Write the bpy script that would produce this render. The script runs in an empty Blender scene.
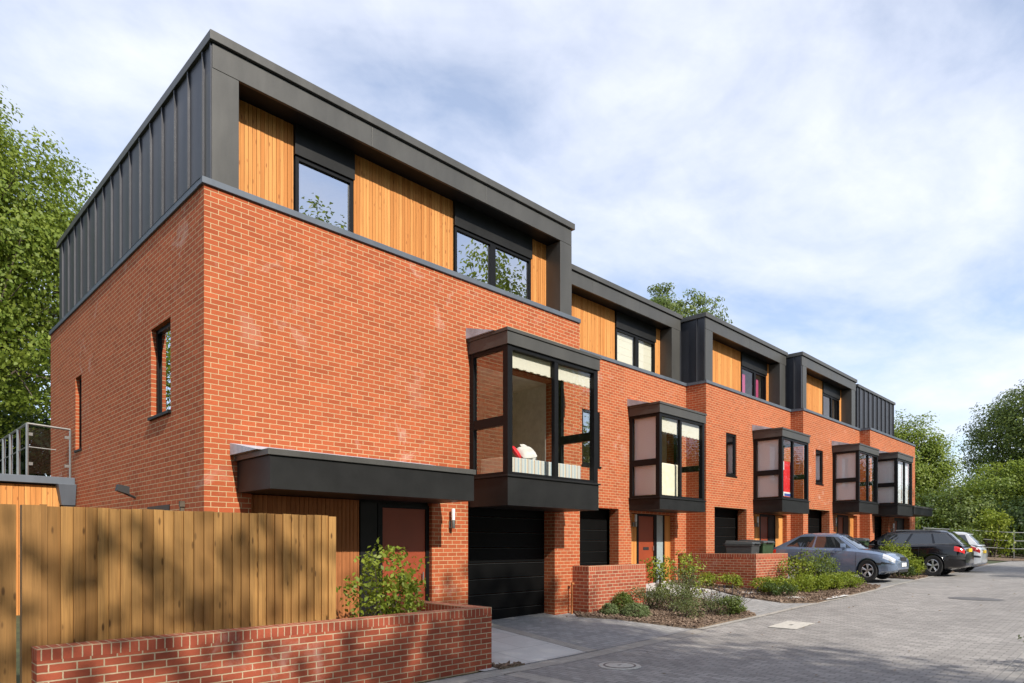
import bpy, bmesh, math, random
import numpy as np
from mathutils import Vector, Matrix
R = math.radians
C = bpy.context.scene.collection
rng = np.random.default_rng(11)
random.seed(5)

# ------------------------------------------------------------------ terrain
GX = [(8, 0), (11, .05), (14.5, .18), (18, .34), (22, .52), (26.5, .62), (42, .72), (60, .8), (200, .95)]
def gx(x):
    if x <= GX[0][0]: return 0.0
    for (a, b), (c, d) in zip(GX, GX[1:]):
        if x <= c: return b + (d - b) * (x - a) / (c - a)
    return GX[-1][1]
def g(x, y):
    return gx(x) + .08 * (min(max(y, 6.8), 11) - 6.8)

# ------------------------------------------------------------------ object helpers
def tag(o, label=None, cat=None, group=None, kind=None):
    if label: o['label'] = label
    if cat: o['category'] = cat
    if group: o['group'] = group
    if kind: o['kind'] = kind
    return o

def thing(name, label, cat, loc=(0, 0, 0), rz=0, group=None):
    o = bpy.data.objects.new(name, None); C.objects.link(o)
    o.empty_display_size = .2
    o.location = loc; o.rotation_euler = (0, 0, rz)
    return tag(o, label, cat, group)

def copy_tree(o, parent=None):
    c = o.copy(); C.objects.link(c)
    if parent: c.parent = parent
    for ch in list(o.children): copy_tree(ch, c)
    return c

class MB:
    """collects faces; build() links them as one mesh object"""
    def __init__(s): s.v = []; s.f = []; s.uv = []; s.r = []; s.n = 0
    def face(s, pts, uv=None, rnd=0.0):
        b = len(s.v); s.v += [tuple(p) for p in pts]
        s.f.append(list(range(b, b + len(pts))))
        s.uv.append(uv); s.r.append(rnd)
    def box(s, x0, x1, y0, y1, z0, z1, rnd=0.0):
        if x0 > x1: x0, x1 = x1, x0
        if y0 > y1: y0, y1 = y1, y0
        if z0 > z1: z0, z1 = z1, z0
        P = [(x0,y0,z0),(x1,y0,z0),(x1,y1,z0),(x0,y1,z0),(x0,y0,z1),(x1,y0,z1),(x1,y1,z1),(x0,y1,z1)]
        for q in ((0,3,2,1),(4,5,6,7),(0,1,5,4),(1,2,6,5),(2,3,7,6),(3,0,4,7)):
            s.face([P[i] for i in q], None, rnd)
        return s
    def hexa(s, P, rnd=0.0):
        for q in ((0,3,2,1),(4,5,6,7),(0,1,5,4),(1,2,6,5),(2,3,7,6),(3,0,4,7)):
            s.face([P[i] for i in q], None, rnd)
        return s
    def prism(s, poly, axis, a, b, rnd=0.0):
        """polygon in the two other axes, swept along axis from a to b"""
        def P(p, t):
            if axis == 'x': return (t, p[0], p[1])
            if axis == 'y': return (p[0], t, p[1])
            return (p[0], p[1], t)
        n = len(poly)
        s.face([P(p, a) for p in poly], None, rnd); s.face([P(p, b) for p in reversed(poly)], None, rnd)
        for i in range(n):
            j = (i + 1) % n
            s.face([P(poly[i], a), P(poly[i], b), P(poly[j], b), P(poly[j], a)], None, rnd)
        return s
    def tube(s, p0, p1, r0, r1=None, n=8, cap=True, rnd=0.0):
        r1 = r0 if r1 is None else r1
        p0 = Vector(p0); p1 = Vector(p1); d = (p1 - p0)
        if d.length < 1e-6: return s
        d.normalize()
        a = d.orthogonal().normalized(); b = d.cross(a)
        A = []; B = []
        for i in range(n):
            t = 2 * math.pi * i / n
            o = a * math.cos(t) + b * math.sin(t)
            A.append(p0 + o * r0); B.append(p1 + o * r1)
        for i in range(n):
            j = (i + 1) % n
            s.face([A[i], A[j], B[j], B[i]], None, rnd)
        if cap:
            s.face(list(reversed(A)), None, rnd); s.face(B, None, rnd)
        return s
    def lathe(s, prof, axis='z', c=(0,0,0), n=24, rnd=0.0):
        def P(r, h, t):
            x, y = r * math.cos(t), r * math.sin(t)
            if axis == 'z': q = (x, y, h)
            elif axis == 'y': q = (x, h, y)
            else: q = (h, x, y)
            return (q[0]+c[0], q[1]+c[1], q[2]+c[2])
        for (r0, h0), (r1, h1) in zip(prof, prof[1:]):
            for i in range(n):
                a, b = 2*math.pi*i/n, 2*math.pi*(i+1)/n
                q = [P(r0,h0,a), P(r0,h0,b), P(r1,h1,b), P(r1,h1,a)]
                if r0 < 1e-6: q = [q[0], q[2], q[3]]
                elif r1 < 1e-6: q = [q[0], q[1], q[2]]
                s.face(q, None, rnd)
        return s
    def wall(s, plane, at, th, a0, a1, z0, z1, holes=(), flip=1):
        """slab with rectangular openings. plane 'y': a is x, front face y=at, back y=at+th; plane 'x': a is y, front x=at"""
        A = sorted({a0, a1, *[h[0] for h in holes], *[h[1] for h in holes]})
        Z = sorted({z0, z1, *[h[2] for h in holes], *[h[3] for h in holes]})
        A = [a for a in A if a0 - 1e-9 <= a <= a1 + 1e-9]; Z = [z for z in Z if z0 - 1e-9 <= z <= z1 + 1e-9]
        def P(a, z, d): return (a, at + d, z) if plane == 'y' else (at + d, a, z)
        def solid(i, j):
            if i < 0 or j < 0 or i >= len(A) - 1 or j >= len(Z) - 1: return False
            ca, cz = (A[i] + A[i+1]) / 2, (Z[j] + Z[j+1]) / 2
            return not any(h[0] < ca < h[1] and h[2] < cz < h[3] for h in holes)
        for i in range(len(A) - 1):
            for j in range(len(Z) - 1):
                if not solid(i, j): continue
                p, q, u, w = A[i], A[i+1], Z[j], Z[j+1]
                s.face([P(p,u,0), P(q,u,0), P(q,w,0), P(p,w,0)])
                s.face([P(p,w,th), P(q,w,th), P(q,u,th), P(p,u,th)])
                if not solid(i-1, j): s.face([P(p,u,0), P(p,w,0), P(p,w,th), P(p,u,th)])
                if not solid(i+1, j): s.face([P(q,u,th), P(q,w,th), P(q,w,0), P(q,u,0)])
                if not solid(i, j-1): s.face([P(p,u,th), P(q,u,th), P(q,u,0), P(p,u,0)])
                if not solid(i, j+1): s.face([P(p,w,0), P(q,w,0), P(q,w,th), P(p,w,th)])
        return s
    def build(s, name, mat, parent=None, smooth=False, bevel=0.0, origin=None, merge=False, uvs=1.0, recalc=True):
        base = Vector((0, 0, 0))
        if origin is not None: base = Vector(origin)
        elif parent is not None:
            p = parent
            while p is not None:
                if 'wbase' not in p: base += Vector(p.location)
                p = p.parent
        me = bpy.data.meshes.new(name)
        me.from_pydata([tuple(Vector(v) - base) for v in s.v], [], s.f)
        uvl = me.uv_layers.new(name='UVMap')
        col = np.zeros((len(me.loops), 2), dtype=np.float32)
        li = 0
        for fi, f in enumerate(s.f):
            P = [Vector(s.v[i]) for i in f]
            uv = s.uv[fi]
            if uv is None:
                nn = Vector((0, 0, 0))
                for k in range(1, len(P) - 1): nn += (P[k] - P[0]).cross(P[k+1] - P[0])
                ax, ay, az = abs(nn.x), abs(nn.y), abs(nn.z)
                if az >= ax and az >= ay: uv = [(p.x, p.y) for p in P]
                elif ax >= ay: uv = [(p.y, p.z) for p in P]
                else: uv = [(p.x, p.z) for p in P]
            for q in uv: col[li] = (q[0] * uvs, q[1] * uvs); li += 1
        uvl.data.foreach_set('uv', col.ravel())
        at = me.attributes.new('rnd', 'FLOAT', 'FACE'); at.data.foreach_set('value', np.array(s.r, dtype=np.float32))
        if recalc or merge:
            bm = bmesh.new(); bm.from_mesh(me)
            bmesh.ops.remove_doubles(bm, verts=bm.verts, dist=2e-4)
            if recalc: bmesh.ops.recalc_face_normals(bm, faces=bm.faces)
            bm.to_mesh(me); bm.free()
        if smooth:
            me.polygons.foreach_set('use_smooth', [True] * len(me.polygons))
            try: me.set_sharp_from_angle(angle=R(38))
            except Exception: pass
        if mat: me.materials.append(mat)
        o = bpy.data.objects.new(name, me); C.objects.link(o)
        if parent is not None: o.parent = parent
        elif origin is not None: o.location = base
        if bevel > 0:
            m = o.modifiers.new('bev', 'BEVEL'); m.width = bevel; m.segments = 2; m.limit_method = 'ANGLE'; m.angle_limit = R(35)
        return o

# ------------------------------------------------------------------ materials
def newmat(name):
    m = bpy.data.materials.new(name); m.use_nodes = True
    nt = m.node_tree; nt.nodes.clear()
    out = nt.nodes.new('ShaderNodeOutputMaterial')
    return m, nt, out
class N:
    def __init__(s, nt): s.nt = nt
    def add(s, t, **kw):
        n = s.nt.nodes.new(t)
        for k, v in kw.items():
            if k.startswith('i_'):
                key = k[2:]; key = int(key) if key.isdigit() else key.replace('_', ' ')
                sock = n.inputs[key]
                if hasattr(v, 'is_output') or isinstance(v, bpy.types.NodeSocket): s.nt.links.new(v, sock)
                else: sock.default_value = v
            else: setattr(n, k, v)
        return n
    def link(s, a, b): s.nt.links.new(a, b)
    def math(s, op, a, b=None):
        n = s.add('ShaderNodeMath', operation=op)
        for i, v in enumerate((a, b)):
            if v is None: continue
            if isinstance(v, (int, float)): n.inputs[i].default_value = v
            else: s.link(v, n.inputs[i])
        return n.outputs[0]
    def mix(s, fac, a, b, blend='MIX'):
        n = s.add('ShaderNodeMix', data_type='RGBA', blend_type=blend)
        for i, v in ((0, fac), (6, a), (7, b)):
            if isinstance(v, (int, float)): n.inputs[i].default_value = v
            elif isinstance(v, tuple): n.inputs[i].default_value = (*v, 1) if len(v) == 3 else v
            else: s.link(v, n.inputs[i])
        return n.outputs[2]
    def ramp(s, fac, stops, interp='LINEAR'):
        n = s.add('ShaderNodeValToRGB'); s.link(fac, n.inputs[0]); cr = n.color_ramp; cr.interpolation = interp
        while len(cr.elements) < len(stops): cr.elements.new(.5)
        for e, (p, c) in zip(cr.elements, stops):
            e.position = p; e.color = (*c, 1) if isinstance(c, tuple) else (c, c, c, 1)
        return n.outputs[0]
    def noise(s, vec, scale, detail=3, rough=.55, dist=0.0):
        n = s.add('ShaderNodeTexNoise'); n.inputs['Scale'].default_value = scale; n.inputs['Detail'].default_value = detail
        n.inputs['Roughness'].default_value = rough; n.inputs['Distortion'].default_value = dist
        if vec is not None: s.link(vec, n.inputs['Vector'])
        return n.outputs[0]
    def mapping(s, vec, scale=(1,1,1), rot=(0,0,0), loc=(0,0,0)):
        n = s.add('ShaderNodeMapping'); s.link(vec, n.inputs[0])
        n.inputs['Scale'].default_value = scale; n.inputs['Rotation'].default_value = rot; n.inputs['Location'].default_value = loc
        return n.outputs[0]
    def bump(s, h, strength=.3, dist=.01):
        n = s.add('ShaderNodeBump'); n.inputs['Strength'].default_value = strength; n.inputs['Distance'].default_value = dist
        s.link(h, n.inputs['Height']); return n.outputs[0]
    def principled(s, out, color, rough=.6, metallic=0.0, spec=.5, normal=None, coat=0.0, **kw):
        b = s.add('ShaderNodeBsdfPrincipled')
        for k, v in (('Base Color', color), ('Roughness', rough), ('Metallic', metallic), ('Specular IOR Level', spec), ('Coat Weight', coat)):
            if isinstance(v, tuple): b.inputs[k].default_value = (*v, 1)
            elif isinstance(v, (int, float)): b.inputs[k].default_value = v
            else: s.link(v, b.inputs[k])
        if normal is not None: s.link(normal, b.inputs['Normal'])
        for k, v in kw.items(): b.inputs[k].default_value = v
        s.link(b.outputs[0], out.inputs[0]); return b

def brick_mat(name, c1, c2, mortar, bw=.2085, rh=.0728, ms=.0055, offset=.5, blotch=.0, bump=.5, streak=0.0):
    m, nt, out = newmat(name); n = N(nt)
    uv = n.add('ShaderNodeUVMap').outputs[0]
    geo = n.add('ShaderNodeNewGeometry')
    w = n.noise(geo.outputs['Position'], 30, 2)
    wob = n.add('ShaderNodeVectorMath', operation='MULTIPLY_ADD')
    cmb = n.add('ShaderNodeCombineXYZ'); n.link(w, cmb.inputs[0]); n.link(n.noise(geo.outputs['Position'], 23, 2), cmb.inputs[1])
    n.link(cmb.outputs[0], wob.inputs[0]); wob.inputs[1].default_value = (.006, .005, 0); n.link(uv, wob.inputs[2])
    b = n.add('ShaderNodeTexBrick'); n.link(wob.outputs[0], b.inputs['Vector'])
    b.offset = offset; b.inputs['Scale'].default_value = 1
    b.inputs['Color1'].default_value = (1,1,1,1); b.inputs['Color2'].default_value = (0,0,0,1); b.inputs['Mortar'].default_value = (.5,.5,.5,1)
    b.inputs['Mortar Size'].default_value = ms; b.inputs['Mortar Smooth'].default_value = .25
    b.inputs['Brick Width'].default_value = bw; b.inputs['Row Height'].default_value = rh; b.inputs['Bias'].default_value = 0
    mid = tuple((p + q) / 2 for p, q in zip(c1, c2))
    col = n.ramp(b.outputs['Color'], [(0, c2), (.10, tuple(x*.86 for x in c2)), (.3, mid), (.8, c1), (1, tuple(min(1, x * 1.14) for x in c1))])
    fine = n.noise(geo.outputs['Position'], 55, 4, .65)
    col = n.mix(n.ramp(fine, [(.3, 0.0), (.75, .45)]), col, tuple(x * .62 for x in mid))
    big = n.noise(geo.outputs['Position'], .9, 4, .6)
    col = n.mix(n.ramp(big, [(.35, 0.0), (.7, .28)]), col, tuple(x * .72 for x in c2))
    mo = n.mix(n.ramp(n.noise(geo.outputs['Position'], 9, 4), [(.3, 0.0), (.7, .5)]), mortar, tuple(x * .6 for x in mortar))
    col = n.mix(b.outputs['Fac'], col, mo)
    if blotch > 0:
        st = n.noise(geo.outputs['Position'], 1.7, 7, .68, .6)
        st2 = n.noise(geo.outputs['Position'], .45, 2)
        sf = n.math('MULTIPLY', n.ramp(st, [(.56, 0.0), (.72, 1.0)]), n.ramp(st2, [(.48, 0.0), (.62, 1.0)]))
        col = n.mix(n.math('MULTIPLY', sf, blotch), col, (.62, .5, .42))
    h = n.math('SUBTRACT', n.math('MULTIPLY', fine, .25), b.outputs['Fac'])
    n.principled(out, col, .88, spec=.25, normal=n.bump(h, bump, .008))
    return m

def plain(name, col, rough=.6, metallic=0.0, spec=.5, var=.12, vs=6.0, bump=0.0, coat=0.0, rvar=0.0):
    m, nt, out = newmat(name); n = N(nt)
    geo = n.add('ShaderNodeNewGeometry')
    t = n.noise(geo.outputs['Position'], vs, 4, .6)
    c = n.mix(n.ramp(t, [(.3, 0.0), (.7, 1.0)]), tuple(x * (1 - var) for x in col), tuple(min(1, x * (1 + var)) for x in col))
    nr = None
    if bump > 0: nr = n.bump(n.noise(geo.outputs['Position'], vs * 8, 4), bump, .004)
    r = rough
    if rvar > 0: r = n.math('ADD', rough - rvar / 2, n.math('MULTIPLY', n.noise(geo.outputs['Position'], 2.3, 5, .65), rvar))
    n.principled(out, c, r, metallic, spec, nr, coat)
    return m

def zinc_mat(name, col, rough=.42, metallic=.25):
    m, nt, out = newmat(name); n = N(nt)
    geo = n.add('ShaderNodeNewGeometry')
    t = n.noise(n.mapping(geo.outputs['Position'], (1.2, 1.2, .35)), 1.6, 5, .6)
    t2 = n.noise(geo.outputs['Position'], 40, 3, .6)
    c = n.mix(n.ramp(t, [(.3, 0.0), (.7, 1.0)]), tuple(x * .84 for x in col), tuple(x * 1.18 for x in col))
    c = n.mix(n.math('MULTIPLY', t2, .2), c, tuple(x * 1.6 for x in col))
    r = n.math('ADD', rough - .08, n.math('MULTIPLY', t, .2))
    oil = n.noise(n.mapping(geo.outputs['Position'], (1, 1, .6)), 2.2, 2, .5)
    n.principled(out, c, r, metallic, .35, n.bump(oil, .3, .03))
    return m

def timber_mat(name, light, dark, knot, grain=1.0, knots=.5, weather=None):
    m, nt, out = newmat(name); n = N(nt)
    geo = n.add('ShaderNodeNewGeometry'); pos = geo.outputs['Position']
    a = n.add('ShaderNodeAttribute', attribute_name='rnd').outputs['Fac']
    off = n.add('ShaderNodeCombineXYZ'); n.link(n.math('MULTIPLY', a, 37.0), off.inputs[0]); n.link(n.math('MULTIPLY', a, 91.0), off.inputs[2])
    p2 = n.add('ShaderNodeVectorMath', operation='ADD'); n.link(pos, p2.inputs[0]); n.link(off.outputs[0], p2.inputs[1])
    gr = n.noise(n.mapping(p2.outputs[0], (38, 38, 1.3)), 1.0, 5, .6, .8)
    base = n.mix(n.ramp(a, [(0.0, 0.0), (1.0, 1.0)]), light, dark)
    c = n.mix(n.math('MULTIPLY', n.ramp(gr, [(.38, 0.0), (.68, 1.0)]), .55 * grain), base, tuple(x * .5 for x in dark))
    v = n.add('ShaderNodeTexVoronoi'); n.link(n.mapping(p2.outputs[0], (11, 11, 3.6)), v.inputs['Vector']); v.inputs['Scale'].default_value = 1.0
    k = n.ramp(v.outputs['Distance'], [(.0, 1.0), (.10, .85), (.17, 0.0)])
    c = n.mix(n.math('MULTIPLY', k, knots), c, knot)
    if weather:
        wz = n.noise(n.mapping(pos, (2, 2, .5)), 1.1, 4)
        c = n.mix(n.ramp(wz, [(.4, 0.0), (.75, .5)]), c, weather)
    n.principled(out, c, .72, spec=.25, normal=n.bump(gr, .25, .004))
    return m

def leaf_mat(name, dark, light, trans=.35):
    m, nt, out = newmat(name); n = N(nt)
    a = n.add('ShaderNodeAttribute', attribute_name='rnd').outputs['Fac']
    c = n.ramp(a, [(0.0, dark), (.6, tuple((p+q)/2 for p, q in zip(dark, light))), (1.0, light)])
    d = n.add('ShaderNodeBsdfPrincipled'); n.link(c, d.inputs['Base Color']); d.inputs['Roughness'].default_value = .5; d.inputs['Specular IOR Level'].default_value = .35
    t = n.add('ShaderNodeBsdfTranslucent'); n.link(n.mix(.5, c, (.25, .3, .03)), t.inputs[0])
    x = n.add('ShaderNodeMixShader'); x.inputs[0].default_value = trans
    n.link(d.outputs[0], x.inputs[1]); n.link(t.outputs[0], x.inputs[2]); n.link(x.outputs[0], out.inputs[0])
    return m

def glass_mat(name, refl=.12, tint=(.8, .84, .83), fk=1.2):
    m, nt, out = newmat(name); n = N(nt)
    g_ = n.add('ShaderNodeNewGeometry')
    dp = n.add('ShaderNodeVectorMath', operation='DOT_PRODUCT'); n.link(g_.outputs['Incoming'], dp.inputs[0]); n.link(g_.outputs['Normal'], dp.inputs[1])
    sch = n.math('POWER', n.math('SUBTRACT', 1.0, n.math('ABSOLUTE', dp.outputs['Value'])), 5.0)
    fac = n.math('MINIMUM', n.math('ADD', n.math('MULTIPLY', n.math('ADD', n.math('MULTIPLY', sch, .92), .07), fk), refl), 1.0)
    t = n.add('ShaderNodeBsdfTransparent'); t.inputs[0].default_value = (*tint, 1)
    gl = n.add('ShaderNodeBsdfGlossy'); gl.inputs['Roughness'].default_value = 0.0; gl.inputs[0].default_value = (.96, .97, 1, 1)
    geo = n.add('ShaderNodeNewGeometry')
    b = n.bump(n.noise(geo.outputs['Position'], 1.1, 1), .02, .05); n.link(b, gl.inputs['Normal'])
    x = n.add('ShaderNodeMixShader'); n.link(fac, x.inputs[0]); n.link(t.outputs[0], x.inputs[1]); n.link(gl.outputs[0], x.inputs[2])
    n.link(x.outputs[0], out.inputs[0]); return m

def paving_mat(name, c1, c2, joint, bw=.2, rh=.1, swap=True, rot=0.0, ms=.003, blotch=.35):
    m, nt, out = newmat(name); n = N(nt)
    geo = n.add('ShaderNodeNewGeometry'); pos = geo.outputs['Position']
    sp = n.add('ShaderNodeSeparateXYZ'); n.link(pos, sp.inputs[0])
    cb = n.add('ShaderNodeCombineXYZ')
    n.link(sp.outputs[1 if swap else 0], cb.inputs[0]); n.link(sp.outputs[0 if swap else 1], cb.inputs[1])
    vec = n.mapping(cb.outputs[0], rot=(0, 0, rot))
    wob = n.add('ShaderNodeVectorMath', operation='MULTIPLY_ADD')
    w2 = n.add('ShaderNodeTexNoise'); w2.inputs['Scale'].default_value = 9; n.link(pos, w2.inputs['Vector'])
    n.link(w2.outputs['Color'], wob.inputs[0]); wob.inputs[1].default_value = (.012, .012, 0); n.link(vec, wob.inputs[2])
    b = n.add('ShaderNodeTexBrick'); n.link(wob.outputs[0], b.inputs['Vector']); b.inputs['Scale'].default_value = 1
    b.inputs['Color1'].default_value = (1,1,1,1); b.inputs['Color2'].default_value = (0,0,0,1); b.inputs['Mortar'].default_value = (.5,.5,.5,1)
    b.inputs['Mortar Size'].default_value = ms; b.inputs['Mortar Smooth'].default_value = .3
    b.inputs['Brick Width'].default_value = bw; b.inputs['Row Height'].default_value = rh
    c = n.ramp(b.outputs['Color'], [(0, c2), (.5, tuple((p+q)/2 for p, q in zip(c1, c2))), (1, c1)])
    sp2 = n.noise(pos, 160, 3, .7)
    c = n.mix(n.ramp(sp2, [(.35, 0.0), (.8, .35)]), c, tuple(x * .5 for x in c2))
    big = n.noise(pos, .55, 5, .6, .4)
    c = n.mix(n.ramp(big, [(.38, 0.0), (.72, blotch)]), c, tuple(x * .6 for x in c2))
    big2 = n.noise(pos, 2.3, 5, .7)
    c = n.mix(n.ramp(big2, [(.5, 0.0), (.75, .3)]), c, tuple(min(1, x * 1.35) for x in c1))
    c = n.mix(b.outputs['Fac'], c, joint)
    h = n.math('SUBTRACT', n.math('MULTIPLY', sp2, .25), b.outputs['Fac'])
    n.principled(out, c, .85, spec=.3, normal=n.bump(h, .5, .006))
    return m

M = {}
M['brick'] = brick_mat('red_brick', (.45, .108, .040), (.395, .090, .034), (.56, .405, .225), ms=.0056, blotch=.5)
M['wallbrick'] = brick_mat('garden_wall_brick', (.385, .092, .046), (.30, .068, .036), (.50, .39, .25), ms=.0066, blotch=.3)
M['soldier'] = brick_mat('brick_on_edge', (.40, .094, .048), (.31, .068, .036), (.50, .39, .25), bw=.075, rh=.1125, ms=.006, offset=0.0, blotch=.25)
M['zinc'] = zinc_mat('dark_zinc', (.076, .074, .068))
M['zincside'] = zinc_mat('standing_seam_zinc', (.050, .052, .060), .40)
M['coping'] = zinc_mat('grey_coping', (.105, .122, .145), .5, .2)
M['lead'] = plain('lead_sheet', (.42, .45, .5), .6, 0, var=.3, vs=5)
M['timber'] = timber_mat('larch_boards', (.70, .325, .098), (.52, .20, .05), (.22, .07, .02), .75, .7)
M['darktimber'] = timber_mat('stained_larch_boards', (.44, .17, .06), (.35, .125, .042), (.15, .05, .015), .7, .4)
M['fence'] = timber_mat('fence_boards', (.46, .25, .080), (.25, .125, .038), (.06, .025, .008), 1.0, .95, (.25, .14, .05))
M['frame'] = plain('dark_frame', (.008, .008, .0085), .42, .0, .18, .1)
M['panel'] = plain('black_panel', (.0135, .0135, .013), .5, .0, .25, .25, 3)
M['garage'] = plain('garage_black', (.003, .003, .003), .6, .0, .1, .2, 3)
M['strip'] = plain('highlight_grey', (.022, .022, .022), .6, 0, .2)
M['door'] = plain('rust_door', (.27, .052, .02), .42, .0, .5, .08, 2, rvar=.15)
M['glass'] = glass_mat('bay_glass', .01, (.97, .98, .97), .9)
M['sideglass'] = glass_mat('bay_side_glass', .17, (.9, .92, .9), 1.2)
M['coated'] = glass_mat('coated_glass', .52, (.7, .73, .73))
M['frost'] = plain('frosted_glass', (.3, .36, .37), .25, 0, .5, .1)
M['plaster'] = plain('plaster', (.80, .77, .70), .9)
M['cream'] = plain('cream_cloth', (.78, .72, .54), .9, bump=.2)
M['floorboard'] = plain('floor_oak', (.35, .22, .12), .6)
def cloth_mat(name, col, trans):
    m, nt, out = newmat(name); n = N(nt)
    d = n.add('ShaderNodeBsdfDiffuse'); d.inputs[0].default_value = (*col, 1)
    t = n.add('ShaderNodeBsdfTranslucent'); t.inputs[0].default_value = (*col, 1)
    x = n.add('ShaderNodeMixShader'); x.inputs[0].default_value = trans
    n.link(d.outputs[0], x.inputs[1]); n.link(t.outputs[0], x.inputs[2]); n.link(x.outputs[0], out.inputs[0]); return m
M['blind'] = cloth_mat('cream_blind', (.92, .89, .76), .4)
M['whiteblind'] = cloth_mat('white_blind', (.86, .90, .92), .4)
M['steel'] = plain('steel', (.30, .30, .285), .35, .8, var=.1)
M['lamp'] = plain('opal_lamp', (.82, .83, .84), .3, var=.03)
M['bark'] = plain('tree_bark', (.09, .07, .05), .9, var=.4, vs=9, bump=.6)
M['leaf_bright'] = leaf_mat('leaves_bright', (.115, .185, .022), (.32, .38, .065), .45)
M['leaf_mid'] = leaf_mat('leaves_mid', (.065, .11, .02), (.18, .225, .05), .35)
M['leaf_dark'] = leaf_mat('leaves_dark', (.028, .06, .014), (.085, .13, .028), .3)
M['leaf_lime'] = leaf_mat('leaves_lime', (.13, .2, .018), (.36, .40, .05), .4)
M['leaf_hebe'] = leaf_mat('leaves_hebe', (.09, .135, .05), (.23, .28, .12), .25)
M['leaf_olive'] = leaf_mat('leaves_olive', (.06, .09, .03), (.19, .21, .085), .3)
M['leaf_purple'] = leaf_mat('leaves_purple', (.03, .03, .05), (.10, .07, .09), .2)
M['leaf_russet'] = leaf_mat('leaves_russet', (.10, .04, .02), (.2, .11, .05), .3)
M['road'] = paving_mat('road_setts', (.37, .352, .328), (.25, .238, .224), (.09, .085, .078), ms=.0048, blotch=.5)
M['drive'] = paving_mat('drive_setts', (.36, .355, .345), (.26, .258, .25), (.13, .127, .122), swap=False, ms=.004)
M['kerb'] = paving_mat('kerb_setts', (.42, .395, .35), (.33, .31, .275), (.2, .18, .15), bw=.2, rh=.1, swap=False, blotch=.2)
M['kerbx'] = paving_mat('cross_setts', (.42, .395, .35), (.33, .31, .275), (.2, .18, .15), bw=.2, rh=.1, swap=True, blotch=.2)
M['slab'] = paving_mat('concrete_slabs', (.60, .59, .56), (.53, .52, .49), (.3, .29, .27), bw=1.2, rh=.75, swap=False, ms=.006, blotch=.2)
M['soil'] = plain('bark_soil', (.16, .115, .08), .95, var=.6, vs=22, bump=1.0)
M['chip'] = timber_mat('bark_chip', (.27, .195, .14), (.12, .08, .056), (.05, .03, .02), .3, .1)
M['verge'] = plain('grass_soil', (.05, .06, .022), .95, var=.4, vs=4, bump=.6)
M['edge'] = paving_mat('edge_setts', (.35, .335, .31), (.25, .24, .225), (.11, .105, .10), bw=.2, rh=.1, swap=False, blotch=.3)
M['stone'] = plain('cover_stone', (.46, .44, .39), .85, var=.15, vs=14, bump=.3)
M['iron'] = plain('cast_iron', (.17, .16, .15), .6, .4, var=.3, vs=14)
M['blotch'] = plain('dark_patch', (.11, .105, .10), .6, var=.2, vs=4)
M['rubber'] = plain('rubber', (.012, .012, .012), .8)
M['alloy'] = plain('alloy', (.55, .55, .56), .3, .85, var=.05)
M['carblue'] = plain('paint_blue', (.20, .265, .38), .24, .5, .5, .03, coat=1.0)
M['carblack'] = plain('paint_black', (.005, .005, .007), .12, .0, .4, .03, coat=.6)
M['carwhite'] = plain('paint_white', (.72, .73, .74), .3, 0, .5, .02, coat=1.0)
M['carglass'] = plain('car_glass', (.02, .024, .026), .03, 0, 1.0, .1, coat=1.0)
M['trim'] = plain('black_plastic', (.02, .02, .021), .55)
M['headlamp'] = plain('headlamp', (.72, .74, .76), .08, .35, .8, .25, 30)
M['redlamp'] = plain('red_lamp', (.5, .015, .012), .15, 0, .7)
M['amber'] = plain('amber_lamp', (.7, .2, .02), .2, 0, .6)
M['plate_w'] = plain('plate_white', (.8, .8, .78), .5)
M['plate_y'] = plain('plate_yellow', (.75, .5, .03), .5)
M['binbody'] = plain('bin_grey', (.045, .05, .05), .55, var=.15)
M['bingreen'] = plain('bin_green', (.03, .06, .024), .5, var=.15)
M['cushion'] = plain('cushion_cloth', (.62, .6, .56), .95, bump=.2)
M['red'] = plain('red_cloth', (.62, .012, .02), .7, var=.1)
M['bluepaint'] = plain('blue_print', (.06, .09, .35), .6)
M['pinkcurtain'] = plain('pink_curtain', (.38, .05, .14), .9)
M['galv'] = plain('galvanised', (.36, .37, .36), .45, .6)
def striped(name):
    m, nt, out = newmat(name); n = N(nt)
    geo = n.add('ShaderNodeNewGeometry'); sp = n.add('ShaderNodeSeparateXYZ'); n.link(geo.outputs['Position'], sp.inputs[0])
    w = n.math('FRACT', n.math('MULTIPLY', sp.outputs[0], 5.5))
    c = n.ramp(w, [(0, (.55,.55,.5)), (.3, (.36,.45,.5)), (.5, (.6,.58,.5)), (.72, (.5,.36,.24)), (.85, (.42,.48,.5))], 'CONSTANT')
    n.principled(out, c, .95); return m
M['stripe'] = striped('striped_cloth')
# ------------------------------------------------------------------ houses
ZP, ZPB = 6.70, 6.61            # parapet coping top / bottom
def boards(mb, x0, x1, y, z0, z1, w=.072, th=.028, gap=.006, holes=()):
    """vertical boards on a wall facing -y, front face at y"""
    x = x0
    while x < x1 - .01:
        xe = min(x + w, x1)
        cx = (x + xe) / 2
        segs = [(z0, z1)]
        for h in holes:
            if h[0] - .001 < cx < h[1] + .001:
                ns = []
                for a, b in segs:
                    if h[2] > a: ns.append((a, min(b, h[2])))
                    if h[3] < b: ns.append((max(a, h[3]), b))
                segs = [q for q in ns if q[1] - q[0] > .01]
        d = random.uniform(-.003, .003)
        for a, b in segs: mb.box(x, xe - gap, y + d, y + th, a, b, random.random())
        x = xe
    return mb

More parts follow.
